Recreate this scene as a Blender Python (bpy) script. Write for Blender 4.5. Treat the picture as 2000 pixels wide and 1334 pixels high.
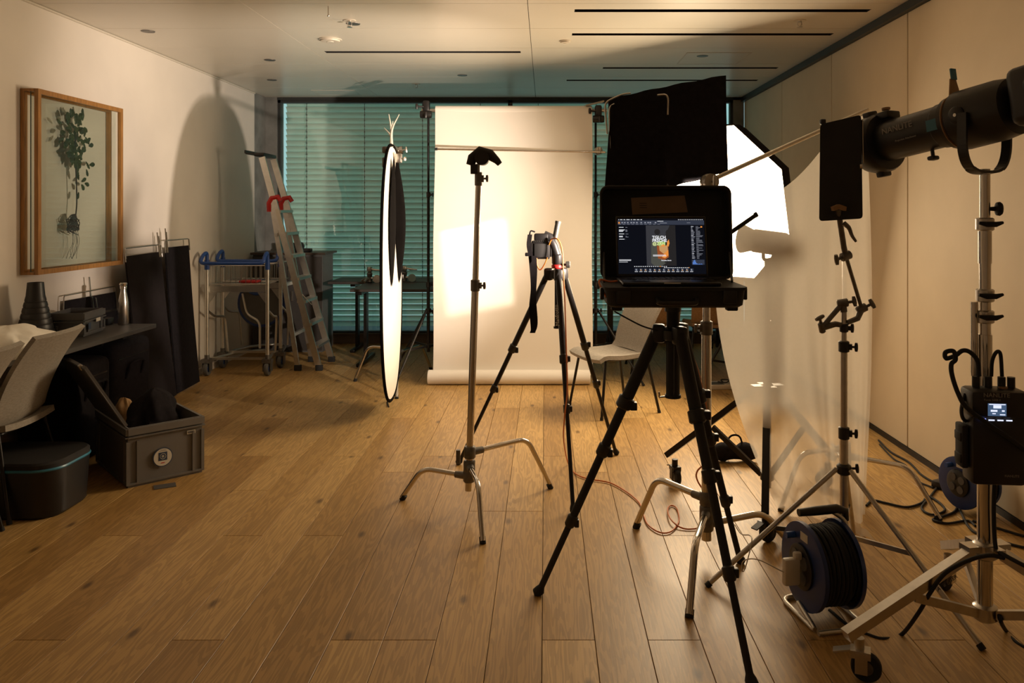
import bpy, bmesh, math, random
from mathutils import Vector as V, Matrix

random.seed(7)
for _o in list(bpy.data.objects): bpy.data.objects.remove(_o)
SC = bpy.context.scene
COL = SC.collection
PI = math.pi

# ------------------------------------------------------------ camera
CAMZ = 1.508
FPX = 1556.0
cam_d = bpy.data.cameras.new('view_camera'); cam = bpy.data.objects.new('view_camera', cam_d); COL.objects.link(cam)
cam.location = (0, 0, CAMZ); cam.rotation_euler = (PI/2, 0, 0)
cam_d.sensor_width = 36; cam_d.lens = FPX/2000*36
cam_d.shift_x = -0.0325; cam_d.shift_y = -0.1275
cam_d.clip_start = .05; cam_d.clip_end = 100
SC.camera = cam

# ------------------------------------------------------------ world, lamps' levels, exposure
world = bpy.data.worlds.new('world'); SC.world = world; world.use_nodes = True
bg = world.node_tree.nodes['Background']; bg.inputs[0].default_value = (.24, .42, .42, 1); bg.inputs[1].default_value = 1.6
KEY_W = 640          # hard open-face lamp on the caster stand
KEY_COL = (1, .82, .655)
SPOT_W = 700         # projection spot
SPOT_COL = (1, .86, .68)
OCTA_L = 24          # octagonal softbox front
OCTA_COL = (1, .77, .50)
SC.view_settings.view_transform = 'Standard'; SC.view_settings.look = 'None'
SC.view_settings.gamma = 1; SC.view_settings.use_curve_mapping = False
SC.view_settings.exposure = 0

# ------------------------------------------------------------ photo measure helpers (pixel + depth -> metre)
def P(px, py, y): return V(((px-1065)*y/FPX, y, CAMZ-(py-412)*y/FPX))
def F(px, py):
    y = CAMZ*FPX/(py-412); return V(((px-1065)*y/FPX, y, 0))
def Hz(px, py, z):
    y = (CAMZ-z)*FPX/(py-412); return V(((px-1065)*y/FPX, y, z))

# ------------------------------------------------------------ materials
def mat(name, col, rough=.5, metal=0, var=.08, scale=12, bump=0, bscale=200, spec=.5, stretch=(1,1,1), coat=0):
    m = bpy.data.materials.new(name); m.use_nodes = True
    nt = m.node_tree; b = nt.nodes['Principled BSDF']; L = nt.links.new
    tc = nt.nodes.new('ShaderNodeTexCoord'); mp = nt.nodes.new('ShaderNodeMapping'); mp.inputs['Scale'].default_value = stretch
    L(tc.outputs['Object'], mp.inputs[0])
    n = nt.nodes.new('ShaderNodeTexNoise'); n.inputs['Scale'].default_value = scale; n.inputs['Detail'].default_value = 4
    L(mp.outputs[0], n.inputs[0])
    r = nt.nodes.new('ShaderNodeValToRGB')
    r.color_ramp.elements[0].position = .3; r.color_ramp.elements[1].position = .7
    r.color_ramp.elements[0].color = [c*(1-var) for c in col]+[1]; r.color_ramp.elements[1].color = [min(1, c*(1+var)) for c in col]+[1]
    L(n.outputs[0], r.inputs[0]); L(r.outputs[0], b.inputs['Base Color'])
    b.inputs['Roughness'].default_value = rough; b.inputs['Metallic'].default_value = metal
    b.inputs['Specular IOR Level'].default_value = spec
    b.inputs['Coat Weight'].default_value = coat
    if bump:
        n2 = nt.nodes.new('ShaderNodeTexNoise'); n2.inputs['Scale'].default_value = bscale
        L(mp.outputs[0], n2.inputs[0])
        bp = nt.nodes.new('ShaderNodeBump'); bp.inputs['Strength'].default_value = bump; bp.inputs['Distance'].default_value = .004
        L(n2.outputs[0], bp.inputs['Height']); L(bp.outputs[0], b.inputs['Normal'])
    return m
def emit(name, col, s):
    m = bpy.data.materials.new(name); m.use_nodes = True; nt = m.node_tree
    nt.nodes.remove(nt.nodes['Principled BSDF']); e = nt.nodes.new('ShaderNodeEmission')
    e.inputs[0].default_value = (*col, 1); e.inputs[1].default_value = s
    nt.links.new(e.outputs[0], nt.nodes['Material Output'].inputs[0]); return m
def glassy(name, tint, base, rough=.0):
    m = bpy.data.materials.new(name); m.use_nodes = True; nt = m.node_tree; L = nt.links.new
    nt.nodes.remove(nt.nodes['Principled BSDF'])
    t = nt.nodes.new('ShaderNodeBsdfTransparent'); t.inputs[0].default_value = (*tint, 1)
    g = nt.nodes.new('ShaderNodeBsdfGlossy'); g.inputs['Roughness'].default_value = rough
    lw = nt.nodes.new('ShaderNodeLayerWeight'); lw.inputs[0].default_value = .5
    pw = nt.nodes.new('ShaderNodeMath'); pw.operation = 'POWER'; pw.inputs[1].default_value = 5; L(lw.outputs['Facing'], pw.inputs[0])
    f = nt.nodes.new('ShaderNodeMath'); f.operation = 'MULTIPLY_ADD'; f.inputs[1].default_value = 1-base; f.inputs[2].default_value = base; L(pw.outputs[0], f.inputs[0])
    x = nt.nodes.new('ShaderNodeMixShader'); L(f.outputs[0], x.inputs[0]); L(t.outputs[0], x.inputs[1]); L(g.outputs[0], x.inputs[2])
    L(x.outputs[0], nt.nodes['Material Output'].inputs[0]); return m
def cloth(name, col, transp, transl, sc=60):
    m = bpy.data.materials.new(name); m.use_nodes = True; nt = m.node_tree; L = nt.links.new
    nt.nodes.remove(nt.nodes['Principled BSDF'])
    n = nt.nodes.new('ShaderNodeTexNoise'); n.inputs['Scale'].default_value = sc
    tc = nt.nodes.new('ShaderNodeTexCoord'); L(tc.outputs['Object'], n.inputs[0])
    r = nt.nodes.new('ShaderNodeValToRGB'); r.color_ramp.elements[0].color = [c*.94 for c in col]+[1]; r.color_ramp.elements[1].color = [*col, 1]
    L(n.outputs[0], r.inputs[0])
    d = nt.nodes.new('ShaderNodeBsdfDiffuse'); tl = nt.nodes.new('ShaderNodeBsdfTranslucent'); tr = nt.nodes.new('ShaderNodeBsdfTransparent')
    L(r.outputs[0], d.inputs[0]); L(r.outputs[0], tl.inputs[0])
    a = nt.nodes.new('ShaderNodeMixShader'); a.inputs[0].default_value = transl; L(d.outputs[0], a.inputs[1]); L(tl.outputs[0], a.inputs[2])
    b = nt.nodes.new('ShaderNodeMixShader'); b.inputs[0].default_value = transp; L(a.outputs[0], b.inputs[1]); L(tr.outputs[0], b.inputs[2])
    L(b.outputs[0], nt.nodes['Material Output'].inputs[0]); return m

def oak():
    m = bpy.data.materials.new('oak_plank'); m.use_nodes = True; nt = m.node_tree; L = nt.links.new; N = nt.nodes.new
    b = nt.nodes['Principled BSDF']
    tc = N('ShaderNodeTexCoord'); oi = N('ShaderNodeObjectInfo')
    sc = N('ShaderNodeVectorMath'); sc.operation = 'SCALE'; sc.inputs[0].default_value = (37, 91, 13); L(oi.outputs['Random'], sc.inputs['Scale'])
    ad = N('ShaderNodeVectorMath'); ad.operation = 'ADD'; L(tc.outputs['Object'], ad.inputs[0]); L(sc.outputs[0], ad.inputs[1])
    mp = N('ShaderNodeMapping'); mp.inputs['Scale'].default_value = (9, .75, 1); L(ad.outputs[0], mp.inputs[0])
    dis = N('ShaderNodeTexNoise'); dis.inputs['Scale'].default_value = 1.6; dis.inputs['Detail'].default_value = 3; L(mp.outputs[0], dis.inputs[0])
    w = N('ShaderNodeMath'); w.operation = 'MULTIPLY'; w.inputs[1].default_value = 75; L(dis.outputs[0], w.inputs[0])
    s = N('ShaderNodeMath'); s.operation = 'SINE'; L(w.outputs[0], s.inputs[0])
    gr = N('ShaderNodeValToRGB'); L(s.outputs[0], gr.inputs[0])
    e = gr.color_ramp.elements; e[0].position = 0; e[0].color = (.66, .64, .60, 1); e[1].position = .16; e[1].color = (1, 1, 1, 1)
    mp2 = N('ShaderNodeMapping'); mp2.inputs['Scale'].default_value = (160, 4, 1); L(ad.outputs[0], mp2.inputs[0])
    fine = N('ShaderNodeTexNoise'); fine.inputs['Scale'].default_value = 1; fine.inputs['Detail'].default_value = 3; L(mp2.outputs[0], fine.inputs[0])
    fr = N('ShaderNodeValToRGB'); L(fine.outputs[0], fr.inputs[0])
    fr.color_ramp.elements[0].position = .32; fr.color_ramp.elements[0].color = (.80, .78, .75, 1); fr.color_ramp.elements[1].position = .55; fr.color_ramp.elements[1].color = (1, 1, 1, 1)
    tone = N('ShaderNodeValToRGB'); L(oi.outputs['Random'], tone.inputs[0])
    tone.color_ramp.elements[0].color = (.42, .245, .080, 1); tone.color_ramp.elements[1].color = (.60, .385, .150, 1)
    k = tone.color_ramp.elements.new(.5); k.color = (.52, .320, .112, 1)
    m1 = N('ShaderNodeMix'); m1.data_type = 'RGBA'; m1.blend_type = 'MULTIPLY'; m1.inputs[0].default_value = .6; L(tone.outputs[0], m1.inputs[6]); L(gr.outputs[0], m1.inputs[7])
    m2 = N('ShaderNodeMix'); m2.data_type = 'RGBA'; m2.blend_type = 'MULTIPLY'; m2.inputs[0].default_value = .8; L(m1.outputs[2], m2.inputs[6]); L(fr.outputs[0], m2.inputs[7])
    # knots
    mp3 = N('ShaderNodeMapping'); mp3.inputs['Scale'].default_value = (2.8, 1.1, 1); L(ad.outputs[0], mp3.inputs[0])
    vo = N('ShaderNodeTexVoronoi'); vo.voronoi_dimensions = '2D'; vo.inputs['Scale'].default_value = 1.0; vo.inputs['Randomness'].default_value = 1; L(mp3.outputs[0], vo.inputs[0])
    kn = N('ShaderNodeValToRGB'); L(vo.outputs['Distance'], kn.inputs[0])
    kn.color_ramp.elements[0].position = .018; kn.color_ramp.elements[0].color = (.25, .22, .2, 1); kn.color_ramp.elements[1].position = .055; kn.color_ramp.elements[1].color = (1, 1, 1, 1)
    m3 = N('ShaderNodeMix'); m3.data_type = 'RGBA'; m3.blend_type = 'MULTIPLY'; m3.inputs[0].default_value = .85; L(m2.outputs[2], m3.inputs[6]); L(kn.outputs[0], m3.inputs[7])
    L(m3.outputs[2], b.inputs['Base Color'])
    b.inputs['Roughness'].default_value = .42; b.inputs['Specular IOR Level'].default_value = .45
    bp = N('ShaderNodeBump'); bp.inputs['Strength'].default_value = .12; bp.inputs['Distance'].default_value = .002; L(fr.outputs[0], bp.inputs['Height']); L(bp.outputs[0], b.inputs['Normal'])
    return m

M = dict(
 oak=oak(),
 wall=mat('painted_wall', (.74, .68, .61), .75, var=.03, scale=3, bump=.05, bscale=260),
 wall_r=mat('fabric_wall_panel', (.66, .55, .39), .7, var=.03, scale=4, bump=.08, bscale=420),
 ceil=mat('ceiling_metal_panel', (.66, .61, .52), .33, var=.02, scale=2),
 dark=mat('dark_void', (.012, .011, .012), .9),
 concrete=mat('concrete', (.20, .20, .19), .8, var=.25, scale=5, bump=.2, bscale=40),
 black=mat('black_plastic', (.011, .010, .011), .42, var=.15),
 blackm=mat('black_matte', (.014, .013, .014), .75, var=.2, bump=.1, bscale=300),
 fabric=mat('black_fabric', (.014, .012, .014), .95, var=.2, scale=40, bump=.3, bscale=350, spec=.1),
 fabric2=mat('charcoal_fabric', (.022, .018, .019), .9, var=.1, scale=20, bump=.3, bscale=350, spec=.1),
 chrome=mat('chrome_steel', (.62, .58, .53), .17, 1, var=.04),
 steel=mat('brushed_steel', (.55, .52, .48), .32, 1, var=.08, scale=30),
 alu=mat('aluminium', (.66, .64, .60), .38, 1, var=.06, scale=25),
 cast=mat('cast_grey_metal', (.16, .15, .14), .45, .7, var=.2, scale=40),
 blackmet=mat('black_anodised', (.02, .018, .018), .3, .5, var=.15),
 gunmetal=mat('gunmetal_leg', (.10, .098, .095), .35, .6, var=.1),
 rubber=mat('rubber', (.012, .012, .012), .8),
 paper=mat('backdrop_paper', (.84, .80, .74), .8, var=.01, scale=3),
 frame=mat('oak_frame', (.36, .17, .045), .42, var=.25, scale=10, stretch=(6, 6, .7)),
 leaf=mat('dark_leaf', (.022, .036, .010), .6, var=.5, scale=20),
 root=mat('root', (.030, .022, .022), .8, var=.3),
 table=mat('dark_laminate', (.045, .040, .038), .5, var=.1, scale=30),
 tableedge=mat('table_edge', (.05, .035, .026), .5, var=.1),
 cabinet=mat('grey_cabinet', (.10, .098, .095), .55, var=.05),
 grey=mat('grey_crate_plastic', (.15, .142, .135), .5, var=.05),
 grey2=mat('dark_grey_crate', (.09, .088, .09), .5, var=.05),
 label=mat('paper_label', (.62, .58, .50), .7, var=.04),
 navy=mat('navy_print', (.03, .05, .10), .6),
 red=mat('red_plastic', (.50, .02, .02), .4, var=.1),
 orange=mat('orange_cable', (.62, .16, .02), .45, var=.05),
 blue=mat('blue_plastic', (.018, .07, .30), .38, var=.1),
 blue2=mat('dark_blue_plastic', (.012, .035, .16), .4, var=.1),
 teal=mat('blue_rim', (.04, .20, .32), .35),
 tape=mat('blue_tape', (.04, .16, .24), .6),
 chair=mat('grey_upholstery', (.30, .27, .23), .9, var=.14, scale=60, bump=.35, bscale=500, stretch=(1, 1, 3), spec=.2),
 chair2=mat('tan_upholstery', (.36, .22, .11), .85, var=.14, scale=60, bump=.35, bscale=500, spec=.2),
 white=mat('white_fabric', (.78, .74, .66), .85, var=.04, scale=30),
 wplastic=mat('white_plastic', (.62, .56, .47), .4, var=.03),
 brownp=mat('brown_paper', (.36, .21, .09), .8, var=.2, scale=18),
 blind=cloth('teal_slat', (.80, .90, .82), 0, .34, 5),
 winframe=mat('window_frame_dark', (.03, .033, .034), .5),
 sill=mat('sill_wood', (.12, .08, .05), .55, var=.15, stretch=(.6, 8, 8)),
 outside=mat('outside_wall', (.05, .07, .075), .9, var=.2, scale=3),
 note=mat('tan_note', (.22, .15, .10), .8),
 pane=glassy('window_pane', (.96, .985, .98), .075),
 glass=glassy('clear_glass', (.95, .96, .94), .03),
 greenedge=mat('glass_edge', (.03, .07, .06), .3),
 scrim=cloth('scrim_silk', (.86, .80, .70), .42, .62),
 refl_w=mat('reflector_white', (.80, .76, .69), .7, var=.02, bump=.15, bscale=30),
 refl_b=mat('reflector_black', (.0025, .002, .002), .8, var=.2, spec=.03),
 octa_in=emit('softbox_front', OCTA_COL, OCTA_L),
 lamp_on=emit('lamp_front', KEY_COL, 120),
 scr=emit('screen_dark', (.0045, .005, .008), 1),
 s_bar=emit('screen_bar', (.034, .040, .060), 1),
 s_white=emit('screen_white', (.85, .86, .9), 1),
 s_mid=emit('screen_grey', (.28, .29, .34), 1),
 s_dim=emit('screen_dim', (.040, .040, .046), 1),
 s_fig=emit('screen_figure', (.020, .018, .018), 1),
 s_cloth=emit('screen_shirt', (.075, .075, .062), 1),
 s_or=emit('screen_orange', (.78, .27, .05), 1),
 s_br=emit('screen_brown', (.30, .075, .02), 1),
 s_tan=emit('screen_tan', (.55, .30, .12), 1),
 s_gr=emit('screen_green', (.30, .48, .12), 1),
 s_lime=emit('screen_lime', (.70, .78, .35), 1),
 s_bl=emit('screen_blue', (.10, .22, .60), 1),
 ledw=emit('panel_light', (.75, .80, 1.0), 1.1),
 ledb=emit('panel_blue', (.30, .36, 1.0), 1.3),
 ledscr=emit('panel_screen', (.05, .085, .15), 1.2),
 print_=mat('grey_print', (.26, .245, .23), .6),
 brass=mat('warm_wood_tab', (.30, .17, .08), .6),
)

# ------------------------------------------------------------ mesh builder
def basis(d):
    d = V(d).normalized(); u = V((0, 0, 1)) if abs(d.z) < .95 else V((1, 0, 0))
    a = u.cross(d).normalized(); return a, d.cross(a).normalized(), d
def rot(rz=0, rx=0, ry=0):
    return Matrix.Rotation(rz, 3, 'Z') @ Matrix.Rotation(ry, 3, 'Y') @ Matrix.Rotation(rx, 3, 'X')
def fil(pts, rad, seg=5):
    pts = [V(p) for p in pts]; out = [pts[0]]
    for i in range(1, len(pts)-1):
        a, b, c = pts[i-1], pts[i], pts[i+1]
        d1 = min(rad, (a-b).length*.48); d2 = min(rad, (c-b).length*.48)
        p, q = b+(a-b).normalized()*d1, b+(c-b).normalized()*d2
        for k in range(seg+1):
            t = k/seg; out.append(p*(1-t)**2+b*2*t*(1-t)+q*t*t)
    out.append(pts[-1]); return out
def smooth(pts, n=8):
    pts = [V(p) for p in pts]; q = [pts[0]*2-pts[1]]+pts+[pts[-1]*2-pts[-2]]; out = []
    for i in range(1, len(q)-2):
        a, b, c, d = q[i-1:i+3]
        for k in range(n):
            t = k/n
            out.append(.5*((2*b)+(c-a)*t+(2*a-5*b+4*c-d)*t*t+(3*b-a-3*c+d)*t**3))
    out.append(pts[-1]); return out
class MB:
    def __init__(s): s.v = []; s.f = []
    def add(s, vs, fs):
        o = len(s.v); s.v += [V(v) for v in vs]; s.f += [[i+o for i in f] for f in fs]; return s
    def box(s, c, size, R=None):
        c = V(c); x, y, z = [k/2 for k in size]
        vs = [V((a*x, b*y, d*z)) for a in (-1, 1) for b in (-1, 1) for d in (-1, 1)]
        if R is not None: vs = [R @ v for v in vs]
        return s.add([c+v for v in vs], [(0, 1, 3, 2), (4, 6, 7, 5), (0, 4, 5, 1), (2, 3, 7, 6), (0, 2, 6, 4), (1, 5, 7, 3)])
    def rbox(s, c, size, r=.01, R=None, seg=2):
        bm = bmesh.new(); bmesh.ops.create_cube(bm, size=1)
        for v in bm.verts: v.co = V((v.co.x*size[0], v.co.y*size[1], v.co.z*size[2]))
        bmesh.ops.bevel(bm, geom=list(bm.edges), offset=min(r, min(size)*.45), segments=seg, profile=.5, affect='EDGES')
        bm.verts.index_update(); c = V(c)
        s.add([c+((R @ v.co) if R is not None else v.co) for v in bm.verts], [[v.index for v in f.verts] for f in bm.faces]); bm.free(); return s
    def tube(s, pts, r, n=10, closed=False):
        pts = [V(p) for p in pts]; m = len(pts); rs = r if isinstance(r, (list, tuple)) else [r]*m
        T = []
        for i in range(m):
            if closed: t = pts[(i+1) % m]-pts[i-1]
            else: t = pts[min(i+1, m-1)]-pts[max(i-1, 0)]
            T.append(t.normalized() if t.length > 1e-9 else V((0, 0, 1)))
        a = basis(T[0])[0]; vs = []
        for i in range(m):
            a = (a-T[i]*a.dot(T[i])).normalized(); b = T[i].cross(a)
            for k in range(n):
                w = 2*PI*k/n; vs.append(pts[i]+(a*math.cos(w)+b*math.sin(w))*rs[i])
        fs = []
        for i in range(m if closed else m-1):
            j = (i+1) % m
            for k in range(n): fs.append((i*n+k, i*n+(k+1) % n, j*n+(k+1) % n, j*n+k))
        if not closed: fs += [list(range(n))[::-1], [(m-1)*n+k for k in range(n)]]
        return s.add(vs, fs)
    def cyl(s, a, b, r, n=14): return s.tube([a, b], r, n)
    def lathe(s, prof, o, axis=(0, 0, 1), n=28, up=None):
        a, b, d = basis(axis); o = V(o); vs = []
        for r, t in prof:
            for k in range(n):
                w = 2*PI*k/n; vs.append(o+d*t+(a*math.cos(w)+b*math.sin(w))*max(r, 1e-4))
        m = len(prof); fs = [(i*n+k, i*n+(k+1) % n, (i+1)*n+(k+1) % n, (i+1)*n+k) for i in range(m-1) for k in range(n)]
        fs += [list(range(n))[::-1], [(m-1)*n+k for k in range(n)]]
        return s.add(vs, fs)
    def bar(s, a, b, w, h, up=(0, 0, 1)):
        a, b = V(a), V(b); d = (b-a).normalized(); u = V(up)
        x = d.cross(u).normalized(); z = x.cross(d).normalized(); R = Matrix((x, d, z)).transposed()
        return s.box((a+b)/2, (w, (b-a).length, h), R)
    def plate(s, poly, thick):      # polygon of coplanar 3d points, extruded along its normal both ways
        poly = [V(p) for p in poly]; n = (poly[1]-poly[0]).cross(poly[2]-poly[0]).normalized()*thick/2; k = len(poly)
        return s.add([p+n for p in poly]+[p-n for p in poly], [list(range(k)), list(range(k, 2*k))[::-1]]+[(i, i+k, (i+1) % k+k, (i+1) % k) for i in range(k)])
    def grid(s, fn, nu, nv, thick=0):
        pts = [[V(fn(i/nu, j/nv)) for j in range(nv+1)] for i in range(nu+1)]
        W = nv+1; idx = lambda i, j: i*W+j
        vs = [p for row in pts for p in row]; fs = [(idx(i, j), idx(i+1, j), idx(i+1, j+1), idx(i, j+1)) for i in range(nu) for j in range(nv)]
        if thick:
            ns = []
            for i in range(nu+1):
                for j in range(nv+1):
                    du = pts[min(i+1, nu)][j]-pts[max(i-1, 0)][j]; dv = pts[i][min(j+1, nv)]-pts[i][max(j-1, 0)]
                    ns.append(du.cross(dv).normalized())
            o = len(vs); vs = vs+[v-nn*thick for v, nn in zip(vs, ns)]
            fs = fs+[tuple(k+o for k in reversed(f)) for f in fs]
            ring = [idx(i, 0) for i in range(nu+1)]+[idx(nu, j) for j in range(1, W)]+[idx(i, nv) for i in range(nu-1, -1, -1)]+[idx(0, j) for j in range(nv-1, 0, -1)]
            fs = fs+[(ring[k-1], ring[k-1]+o, ring[k]+o, ring[k]) for k in range(len(ring))]
        return s.add(vs, fs)
    def mesh(s, name, mt, inv=None, ang=38):
        me = bpy.data.meshes.new(name)
        me.from_pydata([(inv @ v) if inv is not None else v for v in s.v], [], s.f)
        bm = bmesh.new(); bm.from_mesh(me); bmesh.ops.recalc_face_normals(bm, faces=bm.faces); bm.to_mesh(me); bm.free()
        for p in me.polygons: p.use_smooth = True
        me.set_sharp_from_angle(angle=math.radians(ang))
        me.materials.append(M[mt] if isinstance(mt, str) else mt); me.update(); return me

ROOT = {}
def tag(o, label=None, cat=None, group=None, kind=None):
    for k, v in (('label', label), ('category', cat), ('group', group), ('kind', kind)):
        if v: o[k] = v
    return o
def thing(name, label, cat, loc=(0, 0, 0), rz=0, group=None):
    o = bpy.data.objects.new(name, None); COL.objects.link(o); o.empty_display_size = .1
    o.location = loc; o.rotation_euler = (0, 0, rz)
    ROOT[o] = (Matrix.Translation(V(loc)) @ Matrix.Rotation(rz, 4, 'Z')).inverted()
    return tag(o, label, cat, group)
def part(mb, name, mt, parent, label=None, ang=38, local=False):
    inv = None if local else ROOT.get(parent)
    o = bpy.data.objects.new(name, mb.mesh(name, mt, inv, ang)); COL.objects.link(o); o.parent = parent
    ROOT[o] = ROOT.get(parent)
    if label: o['label'] = label
    return o
def solo(mb, name, mt, label, cat, group=None, ang=38, kind=None):
    zs = min(v.z for v in mb.v); n = len(mb.v)
    c = V((sum(v.x for v in mb.v)/n, sum(v.y for v in mb.v)/n, zs)); T = Matrix.Translation(-c)
    o = bpy.data.objects.new(name, mb.mesh(name, mt, T, ang)); COL.objects.link(o); o.location = c
    ROOT[o] = T
    return tag(o, label, cat, group, kind)
def struct(mb, name, mt):
    o = bpy.data.objects.new(name, mb.mesh(name, mt)); COL.objects.link(o); o['kind'] = 'structure'; return o
def copy_tree(o, parent=None):
    c = o.copy(); COL.objects.link(c); c.parent = parent
    for ch in [k for k in bpy.data.objects if k.parent == o]: copy_tree(ch, c)
    return c
def text(body, size, origin, xdir, ydir, mt, parent, name='lettering', shear=0, width=1, extr=.0006, align='LEFT', bold=0):
    cu = bpy.data.curves.new('t', 'FONT'); cu.body = body; cu.size = size; cu.extrude = extr; cu.align_x = align; cu.shear = shear; cu.resolution_u = 2; cu.offset = bold
    t = bpy.data.objects.new('t', cu); COL.objects.link(t)
    dg = bpy.context.evaluated_depsgraph_get(); me0 = t.evaluated_get(dg).to_mesh()
    x = V(xdir).normalized(); y = V(ydir).normalized(); z = x.cross(y); o = V(origin)
    b = MB(); b.add([o+x*v.co.x*width+y*v.co.y+z*v.co.z for v in me0.vertices], [list(p.vertices) for p in me0.polygons])
    bpy.data.objects.remove(t); bpy.data.curves.remove(cu)
    return part(b, name, mt, parent)
def tknob(mb, p, d, ln=.03, w=.035, r=.005, up=(0, 0, 1)):
    p = V(p); d = V(d).normalized(); e = p+d*ln; mb.cyl(p, e, r, 8)
    u = V(up); u = (u-d*u.dot(d)).normalized()
    mb.tube([e-u*w*.5, e-u*w*.2, e+u*w*.2, e+u*w*.5], [r*1.1, r*1.5, r*1.5, r*1.1], 8)
def lamp(name, kind, loc, d, parent, **kw):
    l = bpy.data.lights.new(name, kind); o = bpy.data.objects.new(name, l); COL.objects.link(o)
    for k, v in kw.items(): setattr(l, k, v)
    q = V(d).to_track_quat('-Z', 'Y')
    W = Matrix.Translation(V(loc)) @ q.to_matrix().to_4x4()
    o.parent = parent; o.matrix_parent_inverse = ROOT[parent]; o.matrix_basis = W
    return o

# ============================================================ the room
XL, XR, YB, YF, ZC = -3.18, 2.26, 9.06, -1.2, 2.80
floor = struct(MB().box(((XL+XR)/2, (YB+YF)/2, -.06), (XR-XL+.3, YB-YF+.3, .09)), 'floor', 'dark')
_pm = {}
def plank(x0, x1, y0, y1):
    k = (round(x1-x0, 3), round(y1-y0, 2))
    if k not in _pm:
        w, l = k[0]-.0022, k[1]-.0022; b = MB()
        b.add([(-w/2, -l/2, -.016), (w/2, -l/2, -.016), (w/2, l/2, -.016), (-w/2, l/2, -.016),
               (-w/2, -l/2, -.001), (w/2, -l/2, -.001), (w/2, l/2, -.001), (-w/2, l/2, -.001),
               (-w/2+.001, -l/2+.001, 0), (w/2-.001, -l/2+.001, 0), (w/2-.001, l/2-.001, 0), (-w/2+.001, l/2-.001, 0)],
              [(3, 2, 1, 0), (0, 1, 5, 4), (1, 2, 6, 5), (2, 3, 7, 6), (3, 0, 4, 7), (4, 5, 9, 8), (5, 6, 10, 9), (6, 7, 11, 10), (7, 4, 8, 11), (8, 9, 10, 11)])
        _pm[k] = b.mesh('plank', 'oak', None, 20)
    o = bpy.data.objects.new('plank', _pm[k]); COL.objects.link(o); o.parent = floor
    o.location = ((x0+x1)/2, (y0+y1)/2, 0)
xs = [-.0115+.186*k for k in range(-17, 13)]
xs = [XL]+[x for x in xs if XL+.03 < x < XR-.03]+[XR]
for i in range(len(xs)-1):
    y = YF-random.choice([.2, .5, .8, 1.1, 1.4, 1.7])
    while y < YB:
        plank(xs[i], xs[i+1], max(y, YF), min(y+2.1, YB)); y += 2.1

wl = struct(MB().box((XL-.06, (8.71+YF)/2, 1.4), (.12, 8.71-YF, 2.9)), 'wall_left', 'wall')
struct(MB().box((XL-.06, 9.0, 1.4), (.119, .58, 2.9)).box((-3.115, 9.17, 1.4), (.13, .24, 2.9)), 'wall_corner', 'concrete')
struct(MB().box((XL+.008, 4.0, ZC-.008), (.016, 9.4, .012)), 'trim_1', 'ceil')
struct(MB().box(((XL+XR)/2, YF-.06, 1.4), (XR-XL+.4, .12, 2.9)), 'wall_rear', 'wall')
struct(MB().box((-.4, YB+.12, 2.80), (5.6, .24, .06)), 'wall_back', 'winframe')
struct(MB().box((2.20, YB+.12, 1.4), (.12, .24, 2.9)), 'wall_column', 'concrete')
struct(MB().box((-.4, YB+.12, .045), (5.4, .24, .13)).box((-.4, YB+.10, .113), (5.4, .28, .012)), 'trim_2', 'sill')
wr = struct(MB().box((XR+.075, (YB+YF)/2, 1.4), (.12, YB-YF, 2.9)), 'wall_right', 'cabinet')
pm = None
for k in range(-3, 5):
    a = 4.97+1.32*(k-1)+.005; e = min(a+1.31, YB-.01); a = max(a, YF)
    if e-a < .05: continue
    b = MB().rbox((XR+.008, (a+e)/2, (2.745+.035)/2), (.016, e-a, 2.745-.035), .003, None, 1)
    part(b, 'wall_panel', 'wall_r', wr)
struct(MB().box((XR-.012, (YB+YF)/2, 2.772), (.05, YB-YF, .052)), 'trim_3', 'black')
struct(MB().box((XR+.004, (YB+YF)/2, .017), (.022, YB-YF, .034)), 'baseboard_right', 'black')
struct(MB().box((XL+.006, 3.7, .03), (.012, 9.8, .06)), 'baseboard_left', 'wall')

ceiling = struct(MB().box(((XL+XR)/2, (YB+YF)/2, 2.875), (XR-XL+.3, YB-YF+.3, .05)), 'ceiling', 'dark')
slots = {(2, 5.14): (.188, 2.09), (2, 5.83): (.195, 2.10), (1, 6.48): (-1.79, -.20), (2, 7.20): (.52, 2.10), (2, 7.88): (.21, 2.10)}
XB = [XL, -1.88, -.11, XR-.03]
yb = [4.96+.68*k for k in range(-9, 7)]; yb[-1] = YB
for c in range(3):
    for r in range(len(yb)-1):
        x0, x1, y0, y1 = XB[c]+.002, XB[c+1]-.002, yb[r]+.002, yb[r+1]-.002
        b = MB(); sl = [(s[1], v) for s, v in slots.items() if s[0] == c and y0 < s[1] < y1]
        def bx(a0, a1, c0, c1): b.box(((a0+a1)/2, (c0+c1)/2, ZC+.006), (a1-a0, c1-c0, .012))
        if sl:
            ys, (s0, s1) = sl[0]; h = .036
            part(MB().box(((s0+s1)/2, ys+h-.002, ZC+.02), (s1-s0, .003, .041)).box(((s0+s1)/2, ys-h+.002, ZC+.02), (s1-s0, .003, .041)).box(((s0+s1)/2, ys, ZC+.04), (s1-s0, 2*h, .003)).box((s0+.002, ys, ZC+.02), (.003, 2*h-.01, .04)).box((s1-.002, ys, ZC+.02), (.003, 2*h-.01, .04)), 'slot_channel', 'dark', ceiling); bx(x0, x1, y0, ys-h); bx(x0, x1, ys+h, y1); bx(x0, s0, ys-h, ys+h); bx(s1, x1, ys-h, ys+h)
        else: bx(x0, x1, y0, y1)
        part(b, 'ceiling_panel', 'ceil', ceiling)

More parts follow.
